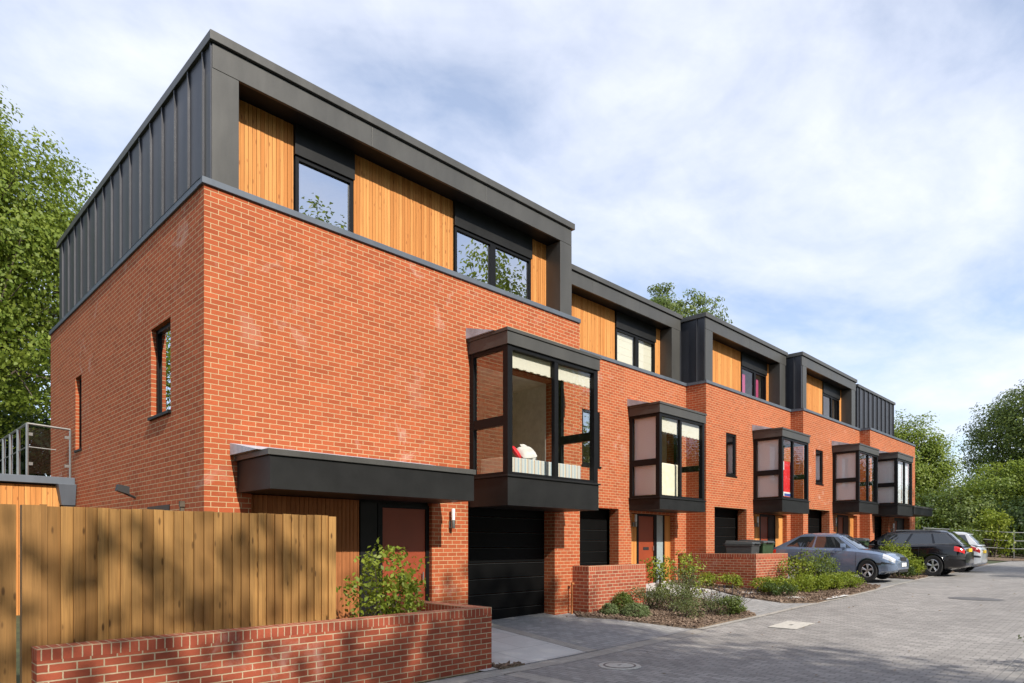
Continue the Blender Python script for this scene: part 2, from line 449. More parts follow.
def window(root, x0, x1, z0, z1, y, mulls=(), depth=.07, bar=.06, glass='coated', axis='y', sill=None, name='window'):
    """framed window facing -y (axis 'y') or -x (axis 'x'); y is the frame's front plane"""
    f = MB()
    def bx(a0, a1, b0, b1, c0, c1):
        if axis == 'y': f.box(a0, a1, b0, b1, c0, c1)
        else: f.box(b0, b1, a0, a1, c0, c1)
    bx(x0, x0 + bar, y, y + depth, z0, z1); bx(x1 - bar, x1, y, y + depth, z0, z1)
    bx(x0 + bar, x1 - bar, y + .001, y + depth - .001, z0, z0 + bar); bx(x0 + bar, x1 - bar, y + .001, y + depth - .001, z1 - bar, z1)
    for m0, m1 in mulls: bx(m0, m1, y + .002, y + depth - .002, z0 + bar, z1 - bar)
    if sill is not None: bx(x0 - .03, x1 + .03, y - sill, y + .02, z0 - .045, z0 - .003)
    o = f.build(name, M['frame'], root)
    edges = [x0 + bar] + [e for m in mulls for e in m] + [x1 - bar]
    for a, b in zip(edges[0::2], edges[1::2]):
        p = MB(); 
        if axis == 'y': p.face([(a, y + depth*.5, z0 + bar), (b, y + depth*.5, z0 + bar), (b, y + depth*.5, z1 - bar), (a, y + depth*.5, z1 - bar)])
        else: p.face([(y + depth*.5, a, z0 + bar), (y + depth*.5, b, z0 + bar), (y + depth*.5, b, z1 - bar), (y + depth*.5, a, z1 - bar)])
        p.build('pane', M[glass], o)
    return o

def oriel(root, x0, x1, V, zb, zs, mull, p=1.0, zh=5.26, zt=5.545, glass='glass', base='panel', blind=None, sideblind=None):
    """glazed box bay: x0..x1 on the wall plane V, projecting p"""
    F = V - p
    fr = MB(); b = .085
    zi, zo = zs + .06, zh - .02
    for (a0, a1) in ((x0 + .03, x0 + .15), (x1 - .15, x1 - .03)):
        fr.box(a0, a1, F + .03, F + .15, zs, zh)
    fr.box(x0 + .03, x0 + .12, V - .11, V - .003, zs, zh); fr.box(x1 - .12, x1 - .03, V - .11, V - .003, zs, zh)
    for z0, z1 in ((zs, zi), (zo - .05, zh)):
        fr.box(x0 + .15, x1 - .15, F + .035, F + .13, z0 + .001, z1 - .001)
        fr.box(x0 + .035, x0 + .12, F + .15, V - .11, z0 + .001, z1 - .001); fr.box(x1 - .12, x1 - .035, F + .15, V - .11, z0 + .001, z1 - .001)
    m0, m1 = mull
    fr.box(m0, m1, F + .04, F + .12, zi, zo - .05)
    o = fr.build('bay_window', M['frame'], root)
    zm = zs + (zh - zs) * .385
    for a in (x0 + .035, x1 - .12):
        t = MB().box(a, a + .085, F + .15, V - .11, zm, zm + .17); t.build('transom', M['frame'], o)
    def pane(P, gm=glass): MB_ = MB(); MB_.face(P); MB_.build('pane', M[gm], o)
    for a, c in ((x0 + .15, m0), (m1, x1 - .15)):
        pane([(a, F + .08, zi), (c, F + .08, zi), (c, F + .08, zo - .05), (a, F + .08, zo - .05)])
    for a in (x0 + .075, x1 - .075):
        for z0, z1 in ((zi, zm), (zm + .17, zo - .05)):
            pane([(a, F + .15, z0), (a, V - .11, z0), (a, V - .11, z1), (a, F + .15, z1)], glass if (sideblind or a > x0 + .5) else 'sideglass')
    bs = MB().box(x0 + .02, x1 - .02, F + .015, V - .003, zb, zs - .03); bs.box(x0 - .01, x1 + .01, F - .015, V - .003, zs - .03, zs + .002)
    bs.build('base_panel', M[base], o, bevel=.004)
    cp = MB().box(x0, x1, F, V - .003, zh, zt - .06); cp.box(x0 - .02, x1 + .02, F - .02, V - .003, zt - .06, zt)
    cp.build('coping', M['zinc'], o, bevel=.004)
    ld = MB(); ld.prism([(F + .3, zt - .001), (V - .004, zt - .001), (V - .004, zt + .2)], 'x', x0 - .06, x1 - .1)
    ld.build('lead_roof', M['lead'], o)
    if blind:
        for (a, c) in ((x0 + .16, m0 - .01), (m1 + .01, x1 - .16)):
            bl = MB(); n = 12
            for i in range(n):
                u0, u1 = a + (c - a) * i / n, a + (c - a) * (i + 1) / n
                zl = zo - .06 - blind - (.012 if i % 2 else 0)
                bl.box(u0, u1, F + .14, F + .165, zl, zo - .055)
            bl.build('blind', M['blind'], o)
    if sideblind:
        bl = MB().box(x0 + .13, x0 + .145, F + .17, V - .12, zi + .02, zo - .06); bl.build('blind', M[sideblind], o)
    return o

def room(root, x0, x1, y0, y1, z0, z1, holes=()):
    """plastered liner of a room seen through glass"""
    r = MB()
    r.wall('y', y0, .02, x0, x1, z0, z1, holes)
    r.box(x0, x1, y1, y1 + .05, z0, z1); r.box(x0 - .05, x0, y0, y1, z0, z1); r.box(x1, x1 + .05, y0, y1, z0, z1)
    r.box(x0, x1, y0, y1, z1, z1 + .05)
    r.build('room_lining', M['plaster'], root)
    MB().box(x0, x1, y0, y1, z0 - .06, z0).build('room_floor', M['floorboard'], root)

def wall_lamp(root, x, y, z):
    w = MB().box(x - .035, x + .035, y - .02, y - .002, z - .16, z - .04); w.tube((x, y - .01, z - .1), (x, y - .09, z - .1), .014)
    w.lathe([(0, z - .17), (.03, z - .17), (.036, z - .15), (.036, z - .02), (0, z - .02)], 'z', (x, y - .09, 0), 14)
    o = w.build('wall_light', M['steel'], root, smooth=True)
    s = MB().lathe([(0, z - .02), (.032, z - .02), (.034, z + .17), (.03, z + .185), (0, z + .185)], 'z', (x, y - .09, 0), 14)
    s.build('lamp_shade', M['lamp'], o, smooth=True)

def garage_door(root, x0, x1, y, z0, z1):
    d = MB(); n = max(4, round((z1 - z0) / .3)); h = (z1 - z0) / n
    for i in range(n):
        d.box(x0, x1, y, y + .04, z0 + i * h, z0 + (i + 1) * h - .012)
        d.box(x0, x1, y - .006, y, z0 + (i + 1) * h - .03, z0 + (i + 1) * h - .012)
    o = d.build('garage_door', M['garage'], root)
    s = MB()  # thin lighter strips added to paint the light on the panel edges
    for i in range(1, n): s.box(x0, x1, y - .012, y - .0065, z0 + i * h - .026, z0 + i * h - .016)
    s.build('edge_highlight', M['strip'], o)

def front_door(root, x0, x1, y, z0, z1, xh, fr=(.09, .07)):
    f = MB().box(x0 - fr[0], x0, y - .01, y + .08, z0, z1 + .06); f.box(x1, x1 + fr[1], y - .01, y + .08, z0, z1 + .06); f.box(x0, x1, y - .008, y + .08, z1, z1 + .06)
    f.build('door_frame', M['frame'], root)
    o = MB().box(x0, x1, y + .015, y + .06, z0 + .02, z1).build('door', M['door'], root, bevel=.004)
    MB().box((x0 + x1)/2 - .14, (x0 + x1)/2 + .14, y + .004, y + .0145, z0 + 1.02, z0 + 1.1).build('letter_slot', M['trim'], o)
    MB().tube((xh, y - .035, z0 + 1.0), (xh, y - .035, z0 + 1.14), .012).box(xh - .012, xh + .012, y - .035, y + .0145, z0 + 1.06, z0 + 1.08).build('handle', M['steel'], o)

def house(name, label, x0, x1, V, Vb, holes, timb, tops, left_post, right_post, side_to, bo, zbase, side_holes=(), front_zinc=False, entry_plain=False):
    root = thing(name, label, 'house', (x0, V, g(x0, V)), 0, 'terraced houses in the brick row')
    x1 -= .004
    zl = zbase - .5
    # brick shell
    w = MB()
    w.wall('y', V, .3, x0, x1, zl, ZPB, holes)
    w.wall('x', x0, .3, V + .3, Vb, zl, ZPB, side_holes)
    w.wall('x', x1 - .3, .3, V + .3, Vb, zl, ZPB)
    w.box(x0 + .3, x1 - .3, Vb - .3, Vb, zl, ZPB)
    w.build('wall', M['brick'], root)
    MB().box(x0 + .3, x1 - .3, V + .31, Vb - .3, 6.5, 6.58).build('upper_floor', M['panel'], root)
    # parapet coping
    c = MB().box(x0 - .035, x1 - .002, V - .035, V + .14, ZPB, ZP)
    c.box(x0 - .035, x0 + .14, V + .14, side_to, ZPB, ZP)
    c.build('parapet_coping', M['coping'], root, bevel=.006)
    if front_zinc: return root
    # upper storey
    A = V + .1; T = V + .52
    xl = x0 + .15; xr = x1 - .157
    roof = MB().box(xl - .047, xr + .065, A - .045, Vb - .06, 8.665, 8.795)
    roof.build('roof', M['zinc'], root, bevel=.006)
    fs = MB()
    joints = [xl + .0] ; L = xr - xl; k = max(1, round(L / 2.6))
    for i in range(k):
        a, b = xl + L * i / k, xl + L * (i + 1) / k
        fs.box(a + .002, b - .002, A, A + .05, 8.31, 8.65)
    fs.build('fascia', M['zinc'], root, bevel=.003)
    MB().box(xl + .01, xr - .01, A + .051, T + .1, 8.345, 8.66).build('soffit', M['panel'], root)
    for (a, b) in (left_post, right_post):
        if a is None: continue
        p = MB().box(a, b, A + .003, A + .42, ZP + .06, 8.306); p.box(a + .02, b - .02, A + .02, A + .42, ZP, ZP + .06)
        p.build('corner_panel', M['zinc'], root, bevel=.004)
    sd = MB().box(xl, xl + .12, A + .02, Vb - .1, ZP, 8.66)
    y = A + .29
    while y < Vb - .15:
        sd.box(xl - .034, xl, y - .011, y + .011, ZP + .002, 8.655); y += .56
    sd.box(xl - .02, xl, A + .02, A + .05, ZP + .002, 8.655)
    sd.box(xr - .12, xr, A + .43, Vb - .1, ZP, 8.66); sd.box(xl + .12, xr - .12, Vb - .22, Vb - .1, ZP, 8.66)
    sd.build('seam_cladding', M['zincside'], root)
    hl = [(a - .02, b + .02, ZP, 8.33) for a, b, *_ in tops]
    xa = (left_post[1] if left_post[0] is not None else x0 + .16) - .05
    xb = right_post[0] + .05
    MB().wall('y', T + .035, .15, xa, xb, ZP - .1, 8.34, [(a, b, ZP + .02, 7.86) for a, b, *_ in tops]).build('backing_wall', M['panel'], root)
    edges = [xa] + [e for a, b, *_ in tops for e in (a - .02, b + .02)] + [xb]
    for a, b in zip(edges[0::2], edges[1::2]): boards(MB(), a, b, T, ZP + .003, 8.33, bo, gap=.0055).build('timber_cladding', M['timber'], root)
    for a, b, mulls in tops:
        window(root, a, b, ZP + .03, 7.86, T - .02, mulls, .08, glass='coated' if bo < .08 else 'glass')
        MB().box(a - .015, b + .015, T - .05, T + .03, 7.863, 8.335).build('head_panel', M['panel'], root, bevel=.004)
    room(root, xa + .1, xb - .1, T + .2, T + 4.2, ZP + .02, 8.3, [(a, b, ZP, 7.9) for a, b, *_ in tops])
    return root

V1, V2, V3, V4, V5 = 9.2746, 10.648, 9.9755, 9.521, 9.111
U0, U1, U2, U3, U4, U5 = 3.453, 11.483, 18.377, 24.653, 30.813, 37.80
VB = 18.58

# ---- house 1 (corner house)
g1 = .18
h1 = house('terraced_house', 'end house nearest the timber fence, its long brick side wall and seamed zinc top showing', U0, U1, V1, VB,
           [(4.1, 7.35, -1, 2.5), (8.197, 10.643, -1, 2.75), (8.45, 10.7, 2.75, 5.2)], None,
           [(5.03, 6.07, ()), (8.30, 10.44, ((9.24, 9.39),))], (3.6, 3.97), (10.945, 11.326), VB, .062, 0,
           side_holes=[(10.57, 11.45, 3.74, 5.13), (15.76, 16.25, 3.70, 5.21)])
window(h1, 10.57, 11.45, 3.74, 5.13, U0 + .075, (), .07, .06, 'coated', 'x', .12)
window(h1, 15.76, 16.25, 3.70, 5.21, U0 + .075, (), .07, .05, 'coated', 'x', .1)
oriel(h1, 8.20, 10.84, V1, 2.43, 2.97, (9.49, 9.60), 1.04, blind=.26)
room(h1, 8.0, 11.1, V1 + .31, V1 + 2.7, 2.95, 5.3, [(8.45, 10.7, 2.95, 5.2)])
# entrance under its canopy
cn = MB().box(3.9, 7.43, V1 - 1.02, V1 - .003, 2.465, 2.90)
cano = cn.build('porch_canopy', M['panel'], h1, bevel=.004)
MB().box(3.86, 7.45, V1 - 1.05, V1 - .003, 2.903, 2.985).build('coping', M['zinc'], cano, bevel=.005)
MB().prism([(V1 - .85, 2.984), (V1 - .004, 2.984), (V1 - .004, 3.15)], 'x', 3.80, 7.3).build('lead_roof', M['lead'], cano)
ty = V1 + .09
MB().box(4.0, 7.6, ty + .04, ty + .1, -.2, 2.48).build('entrance_backing', M['panel'], h1)
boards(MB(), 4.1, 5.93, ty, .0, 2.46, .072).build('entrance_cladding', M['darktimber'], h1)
MB().box(5.95, 6.27, ty - .0, ty + .035, .1, 2.44).build('side_panel', M['panel'], h1)
front_door(h1, 6.37, 7.28, ty, .12, 2.36, 7.2)
wall_lamp(h1, 7.763, V1, 2.2)
garage_door(h1, 8.2, 10.64, V1 + .3, .16, 2.6)
# small fittings on its side wall
sl = MB().tube((U0, 12.25, 2.52), (U0 - .2, 12.2, 2.6), .02)
sl.hexa([(U0-.3,12.12,2.62),(U0-.12,12.12,2.56),(U0-.12,12.26,2.56),(U0-.3,12.26,2.62),(U0-.28,12.12,2.72),(U0-.12,12.12,2.69),(U0-.12,12.26,2.69),(U0-.28,12.26,2.72)]); sl.build('security_light', M['trim'], h1)
MB().box(U0 - .012, U0 + .05, 10.6, 11.6, 2.18, 2.34).build('low_window', M['frame'], h1)
MB().box(U0 - .05, U0, 10.0, 10.05, 1.6, 2.36).box(U0 - .07, U0, 9.98, 10.02, 2.28, 2.36).build('vent_pipe', M['bark'], h1)
# timber clad rear wing with a balcony on top
wing = MB().box(2.0, U0 - .004, 16.42, 22, 0, 2.98).build('rear_wing', M['panel'], h1)
boards(MB(), 1.75, 3.2, 16.38, .0, 2.95, .095).build('timber_cladding', M['timber'], wing)
MB().box(1.6, U0 - .005, 16.27, 22, 2.985, 3.13).build('coping', M['coping'], wing, bevel=.006)
hp = MB().hexa([(3.2,16.2,2.55),(3.44,16.2,2.55),(3.44,16.37,2.55),(3.2,16.37,2.55),(3.12,16.1,2.98),(3.44,16.1,2.98),(3.44,16.37,2.98),(3.12,16.37,2.98)])
hp.build('rain_hopper', M['coping'], wing, bevel=.006)
MB().box(3.24, 3.42, 16.22, 16.36, 1.2, 2.55).build('downpipe', M['trim'], wing)
rl = MB().tube((2.66, 16.45, 3.13), (2.66, 16.45, 4.19), .028); rl.tube((3.40, 16.45, 3.13), (3.40, 16.45, 4.15), .022)
rl.tube((2.66, 16.45, 4.19), (3.40, 16.45, 4.15), .024); rl.tube((2.66, 16.45, 4.19), (2.66, 22, 4.19), .024); rl.tube((2.66, 16.45, 3.72), (3.15, 16.45, 3.7), .012); rl.tube((2.66,16.45,3.72),(2.66,22,3.72),.012)
for yy in (17.4, 18.3, 19.2, 20.1): rl.tube((2.66, yy, 3.13), (2.66, yy, 4.18), .035)
for zz in (3.35, 3.95): rl.box(2.66, 2.75, 16.43, 16.47, zz, zz + .06); rl.box(3.3, 3.4, 16.43, 16.47, zz, zz + .06)
br = rl.build('balcony_railing', M['steel'], h1, smooth=True)
gp = MB(); gp.face([(2.7, 16.45, 3.18), (3.36, 16.45, 3.18), (3.36, 16.45, 4.1), (2.7, 16.45, 4.12)]); gp.build('pane', M['glass'], br)

# ---- house 2
h2 = house('terraced_house', 'terraced house set back behind its neighbours, white blinds in its top window', U1, U2, V2, VB + .3,
           [(13.17, 14.847, -1, 2.7), (13.27, 14.02, 3.775, 5.2), (15.45, 17.72, -1, 2.62), (15.45, 17.75, 2.75, 5.2)], None,
           [(15.42, 17.42, ((16.38, 16.55),))], (None, None), (17.726, 18.188), V2 + .3, .095, .3)
window(h2, 13.27, 14.02, 3.775, 5.2, V2 + .02, (), .07, .07, 'coated', 'y', .05)
oriel(h2, 15.31, 17.77, V2, 2.68, 3.01, (16.40, 16.49), 1.0, blind=.38, sideblind='whiteblind')
room(h2, 12.6, 18.0, V2 + .31, V2 + 2.7, 2.99, 5.3, [(15.45, 17.75, 2.99, 5.2), (13.27, 14.02, 3.7, 5.2)])
for a, b in ((15.48, 16.37), (16.56, 17.36)):
    bl = MB()
    for k in range(5): bl.box(a, b, V2 + .60, V2 + .615, ZP + .1 + k * .205, ZP + .1 + (k + 1) * .205 - .006)
    bl.build('blind', M['blind'], h2)
ey = V2 + .15
MB().box(15.3, 17.9, ey + .04, ey + .1, .2, 2.68).build('entrance_backing', M['panel'], h2)
boards(MB(), 15.45, 15.93, ey, .3, 2.6, .095).build('entrance_cladding', M['timber'], h2)
boards(MB(), 17.38, 17.72, ey, .3, 2.6, .095).build('entrance_cladding', M['timber'], h2)
front_door(h2, 16.02, 16.8, ey, .56, 2.55, 16.74)
sg = MB().box(16.88, 16.95, ey - .01, ey + .05, .5, 2.6); sg.box(17.31, 17.38, ey - .01, ey + .05, .5, 2.6)
s_ = sg.build('side_window', M['frame'], h2); MB().box(16.95, 17.31, ey + .01, ey + .03, .5, 2.6).build('pane', M['frost'], s_)
wall_lamp(h2, 15.72, V2 + .13, 2.40)
garage_door(h2, 13.17, 14.85, V2 + .4, .4, 2.72)

# ---- house 3
h3 = house('terraced_house', 'terraced house with a red sheet in its bay and pink curtains upstairs', U2, U3, V3, VB,
           [(18.9, 21.07, -1, 2.9), (19.643, 20.35, 3.93, 5.27), (21.64, 24.3, -1, 2.8), (21.65, 23.75, 3.0, 5.2)], None,
           [(21.74, 23.70, ((22.72, 22.86),))], (18.534, 18.982), (23.951, 24.426), V2 - .05, .2, .4)
window(h3, 19.643, 20.35, 3.93, 5.27, V3 + .03, (), .07, .07, 'coated', 'y', .05)
oriel(h3, 21.53, 23.83, V3, 2.80, 3.24, (22.46, 22.54), 1.0, sideblind='whiteblind')
room(h3, 19.0, 24.2, V3 + .31, V3 + 4.5, 3.2, 5.3, [(21.65, 23.75, 3.2, 5.2), (19.643, 20.35, 3.9, 5.27)])
for a, b in ((21.9, 22.35), (22.95, 23.4)): MB().box(a, b, V3 + .66, V3 + .69, ZP + .3, 7.7).build('curtain', M['pinkcurtain'], h3)
ey = V3 + .15
MB().box(21.5, 24.5, ey + .04, ey + .1, .3, 2.9).build('entrance_backing', M['panel'], h3)
boards(MB(), 21.64, 22.38, ey, .4, 2.78, .2).build('entrance_cladding', M['timber'], h3)
boards(MB(), 23.66, 24.3, ey, .4, 2.78, .2).build('entrance_cladding', M['timber'], h3)
front_door(h3, 22.46, 23.06, ey, .7, 2.7, 23.0)
s_ = MB().box(23.14, 23.2, ey - .01, ey + .05, .6, 2.76).box(23.6, 23.66, ey - .01, ey + .05, .6, 2.76).build('side_window', M['frame'], h3); MB().box(23.2, 23.6, ey + .01, ey + .03, .6, 2.76).build('pane', M['panel'], s_)
wall_lamp(h3, 22.0, V3 + .13, 2.5)
garage_door(h3, 18.9, 21.08, V3 + .4, .5, 2.92)

# ---- house 4
h4 = house('terraced_house', 'terraced house beside the last one, plain dark top window next to one larch panel', U3, U4, V4, VB - .2,
           [(25.1, 27.28, -1, 3.05), (25.85, 26.6, 4.04, 5.32), (27.95, 30.5, -1, 2.95), (27.75, 29.85, 3.1, 5.2)], None,
           [(27.98, 29.86, ((28.9, 29.02),))], (24.874, 25.232), (30.132, 30.596), V3 - .05, .2, .5)
window(h4, 25.85, 26.6, 4.04, 5.32, V4 + .03, (), .07, .07, 'coated', 'y', .05)
oriel(h4, 27.56, 29.96, V4, 2.98, 3.40, (28.72, 28.8), 1.0, 5.36, 5.63, sideblind='whiteblind')
room(h4, 25.2, 30.3, V4 + .31, V4 + 4.5, 3.3, 5.36, [(27.75, 29.85, 3.3, 5.2), (25.85, 26.6, 4.0, 5.32)])
ey = V4 + .15
MB().box(27.8, 30.6, ey + .04, ey + .1, .3, 3.05).build('entrance_backing', M['panel'], h4)
boards(MB(), 27.95, 28.55, ey, .4, 2.93, .2).build('entrance_cladding', M['timber'], h4)
boards(MB(), 29.9, 30.5, ey, .4, 2.93, .2).build('entrance_cladding', M['timber'], h4)
front_door(h4, 28.66, 29.25, ey, .8, 2.85, 29.2)
MB().box(29.32, 29.88, ey - .01, ey + .03, .6, 2.9).build('side_window', M['panel'], h4)
wall_lamp(h4, 28.1, V4 + .13, 2.62)
garage_door(h4, 25.1, 27.29, V4 + .4, .6, 3.06)

# ---- house 5
h5 = house('terraced_house', 'last house at the far end, top storey all seamed zinc without a window', U4, U5, V5, VB - .4,
           [(31.4, 33.45, -1, 3.0), (34.3, 36.85, -1, 3.0), (31.2, 33.1, 3.1, 5.2)], None, [], (None, None), (None, None), V4 - .05, .2, .6, front_zinc=True)
B5 = V5 + .6
z5 = MB().box(U4 + .3, 36.5, B5, VB - .8, ZP - .13, 8.58)
x = U4 + .55
while x < 36.5:
    z5.box(x - .02, x + .02, B5 - .05, B5, ZP - .1, 8.575); x += .62
z5.build('seam_cladding', M['zincside'], h5)
MB().box(U4 + .25, 36.55, B5 - .06, VB - .75, 8.583, 8.70).build('roof', M['zinc'], h5, bevel=.006)
MB().box(U4 + .4, U5 - .4, V5 + .31, VB - 1, 6.3, 6.4).build('terrace_deck', M['panel'], h5)
oriel(h5, 31.04, 33.36, V5, 2.97, 3.42, (32.2, 32.28), 1.0, 5.34, 5.60, sideblind='whiteblind')
for a, b in ((31.21, 32.18), (32.3, 33.2)):
    bl = MB()
    for k in range(8): bl.box(a, b, V5 - .83, V5 - .815, 3.52 + k * .215, 3.52 + (k + 1) * .215 - .006)
    bl.build('blind', M['whiteblind'], h5)
room(h5, 31.1, 37.4, V5 + .31, V5 + 4.5, 3.3, 5.36, [(31.2, 33.1, 3.3, 5.2)])
cano = MB().box(33.42, 36.7, V5 - 1.0, V5 - .003, 3.07, 3.38).build('porch_canopy', M['panel'], h5, bevel=.004)
MB().box(33.40, 36.72, V5 - 1.03, V5 - .003, 3.383, 3.46).build('coping', M['zinc'], cano)
wall_lamp(h5, 33.85, V5, 2.5)
garage_door(h5, 31.4, 33.46, V5 + .4, .7, 3.05)
ey = V5 + .2
MB().box(34.2, 37.0, ey + .04, ey + .1, .4, 3.06).build('entrance_backing', M['panel'], h5)
front_door(h5, 34.6, 35.5, ey, .75, 2.85, 35.4)

# ---- things inside the bay windows
ws = MB().box(8.5, 10.62, V1 - .72, V1 - .02, 3.0, 3.34); ws.box(8.5, 10.62, V1 - .73, V1 - .0, 2.975, 3.0)
tag(ws.build('window_seat', M['stripe'], None, bevel=.03, origin=(9.5, V1 - .4, 2.975)), 'striped window seat inside the nearest glazed bay', 'window seat')
def cushion(x, y, z, s, rot, mat, label):
    m = MB(); n = 10
    def P(i, j, side):
        u, v = i / n * 2 - 1, j / n * 2 - 1
        k = (1 - u**4) * (1 - v**4)
        return (u * s * (1 - .12 * v * v), side * .34 * s * k ** .5, v * s * (1 - .12 * u * u))
    for side in (-1, 1):
        for i in range(n):
            for j in range(n): m.face([P(i, j, side), P(i+1, j, side), P(i+1, j+1, side), P(i, j+1, side)])
    o = m.build('cushion', M[mat], None, smooth=True, origin=(0, 0, 0))
    o.location = (x, y, z); o.rotation_euler = rot
    return tag(o, label, 'cushion', 'cushions on the window seat')
cushion(9.45, V1 - .35, 3.53, .2, (R(-38), R(6), R(20)), 'cushion', 'pale cushion leaning in the middle of the striped window seat')
cushion(9.25, V1 - .5, 3.5, .18, (R(-50), R(-8), R(-14)), 'cushion', 'pale cushion lying flatter against the other pale one on the window seat')
cushion(9.02, V1 - .45, 3.48, .14, (R(-35), R(10), R(30)), 'red', 'small red cushion on the striped window seat')
so = MB().box(15.52, 16.75, V2 - .78, V2 - .62, 3.04, 3.98); so.box(15.52, 16.75, V2 - .62, V2 + .0, 3.04, 3.45)
tag(so.build('sofa', M['cream'], None, bevel=.05, origin=(16.1, V2 - .4, 3.04)), 'cream sofa with its back to the glass of the set back house bay', 'sofa')
rs = MB().box(21.70, 22.62, V3 - .86, V3 - .83, 3.32, 4.50)
rso = rs.build('display_board', M['red'], None, origin=(22.2, V3 - .84, 3.32))
tag(rso, 'red sheet standing inside a bay window above the blue car', 'board')
MB().box(21.72, 21.98, V3 - .866, V3 - .8605, 4.2, 4.48).box(21.78, 22.5, V3 - .866, V3 - .8605, 3.34, 3.48).build('white_patch', M['lamp'], rso)
MB().box(22.0, 22.5, V3 - .873, V3 - .8665, 3.35, 3.43).build('blue_patch', M['bluepaint'], rso)
# ------------------------------------------------------------------ ground sheets
CX = [8, 11, 14.5, 18, 22, 26.5, 42, 60, 200]; CY = [6.8, 11]
def clip(poly, axis, val, keep_less):
    out = []
    for i in range(len(poly)):
        a, b = poly[i], poly[(i + 1) % len(poly)]
        da, db = a[axis] - val, b[axis] - val
        if not keep_less: da, db = -da, -db
        if da <= 0: out.append(a)
        if (da < 0 < db) or (db < 0 < da):
            t = da / (da - db); out.append((a[0] + (b[0]-a[0])*t, a[1] + (b[1]-a[1])*t))
    return out
def cells(poly):
    xs = [-1e4] + CX + [1e4]; ys = [-1e4] + CY + [1e4]
    for i in range(len(xs) - 1):
        p1 = clip(clip(poly, 0, xs[i], False), 0, xs[i+1], True)
        if len(p1) < 3: continue
        for j in range(len(ys) - 1):
            p2 = clip(clip(p1, 1, ys[j], False), 1, ys[j+1], True)
            q = []
            for p in p2:
                if not q or (abs(p[0]-q[-1][0]) + abs(p[1]-q[-1][1])) > 1e-5: q.append(p)
            if len(q) > 2 and (abs(q[0][0]-q[-1][0]) + abs(q[0][1]-q[-1][1])) < 1e-5: q.pop()
            if len(q) >= 3: yield q
def sheet(name, polys, dz, mat, kind='structure', label=None, skirt=0.0):
    m = MB()
    for poly in polys:
        ar = sum(poly[i][0]*poly[(i+1)%len(poly)][1] - poly[(i+1)%len(poly)][0]*poly[i][1] for i in range(len(poly)))
        if ar < 0: poly = poly[::-1]
        for q in cells(poly): m.face([(x, y, g(x, y) + dz) for x, y in q])
        if skirt:
            n = len(poly)
            for i in range(n):
                a, b = poly[i], poly[(i + 1) % n]
                m.face([(a[0], a[1], g(*a) + dz - skirt), (b[0], b[1], g(*b) + dz - skirt), (b[0], b[1], g(*b) + dz), (a[0], a[1], g(*a) + dz)])
    o = m.build(name, M[mat], None, recalc=False); o['kind'] = kind
    if label: o['label'] = label
    return o
sheet('ground', [[(-300, -300), (500, -300), (500, 300), (-300, 300)]], -.012, 'verge', label='dark soil and grass under everything')
sheet('road', [[(-14, 1.62), (56.5, 1.62), (56.5, 6.7), (-14, 6.7)]], 0, 'road', label='grey block paved lane in front of the houses')
sheet('kerb', [[(-14, 6.36), (11.8, 6.33), (11.8, 6.62), (-14, 6.68)]], .004, 'kerb', label='pale sett strip edging the lane')
sheet('kerb_near', [[(-14, 1.3), (58, 1.3), (58, 1.62), (-14, 1.62)]], .004, 'edge', label='grey edging setts on the near side of the lane')
sheet('cross_strip', [[(6.25, 1.62), (6.53, 1.62), (6.53, 6.36), (6.25, 6.36)]], .004, 'kerbx', label='pale sett strip across the lane')
sheet('driveway', [[(6.4, 6.66), (11.8, 6.66), (11.2, 8.83), (11.2, 9.9), (6.4, 9.9)]], .004, 'drive', label='grey paved drive of the nearest house')
sheet('paved_slab', [[(6.2, 6.69), (8.45, 6.69), (8.6, 9.75), (6.2, 9.75)]], .008, 'slab', label='pale concrete slabs by the low brick wall')
sheet('drive_edging', [[(8.47, 6.66), (8.72, 6.66), (8.85, 9.75), (8.62, 9.75)]], .008, 'kerbx', label='sett edging between slabs and drive')
sheet('driveway_2', [[(14.2, 6.5), (16.9, 6.15), (18.0, 10.8), (13.3, 10.8)]], .003, 'drive', label='grey paved drive of the second house')
sheet('path', [[(15.2, 8.9), (17.6, 8.9), (17.6, 11), (15.2, 11)]], .007, 'slab', label='pale path to the rust coloured door')
sheet('driveway_3', [[(20.9, 5.93), (25.0, 5.93), (25.0, 10), (20.9, 10)]], .003, 'drive', label='paved parking bay under the blue car')
sheet('driveway_4', [[(25.0, 5.93), (37.5, 6.2), (38, 9.6), (25.0, 9.6)]], .003, 'drive', label='paved parking bays under the far cars')
sheet('kerb_far', [[(11.8, 6.48), (14.3, 6.32), (14.3, 6.46), (11.8, 6.62)], [(14.3, 6.32), (16.2, 6.2), (16.2, 6.34), (14.3, 6.46)], [(16.2, 6.2), (18.5, 5.95), (18.5, 6.09), (16.2, 6.34)], [(18.5, 5.95), (21.2, 5.8), (21.2, 5.93), (18.5, 6.09)], [(21.2, 5.8), (31, 5.8), (31, 5.93), (21.2, 5.93)], [(31, 5.8), (42, 6.3), (42, 6.43), (31, 5.93)]], .010, 'kerb', label='pale sett line along the planting')
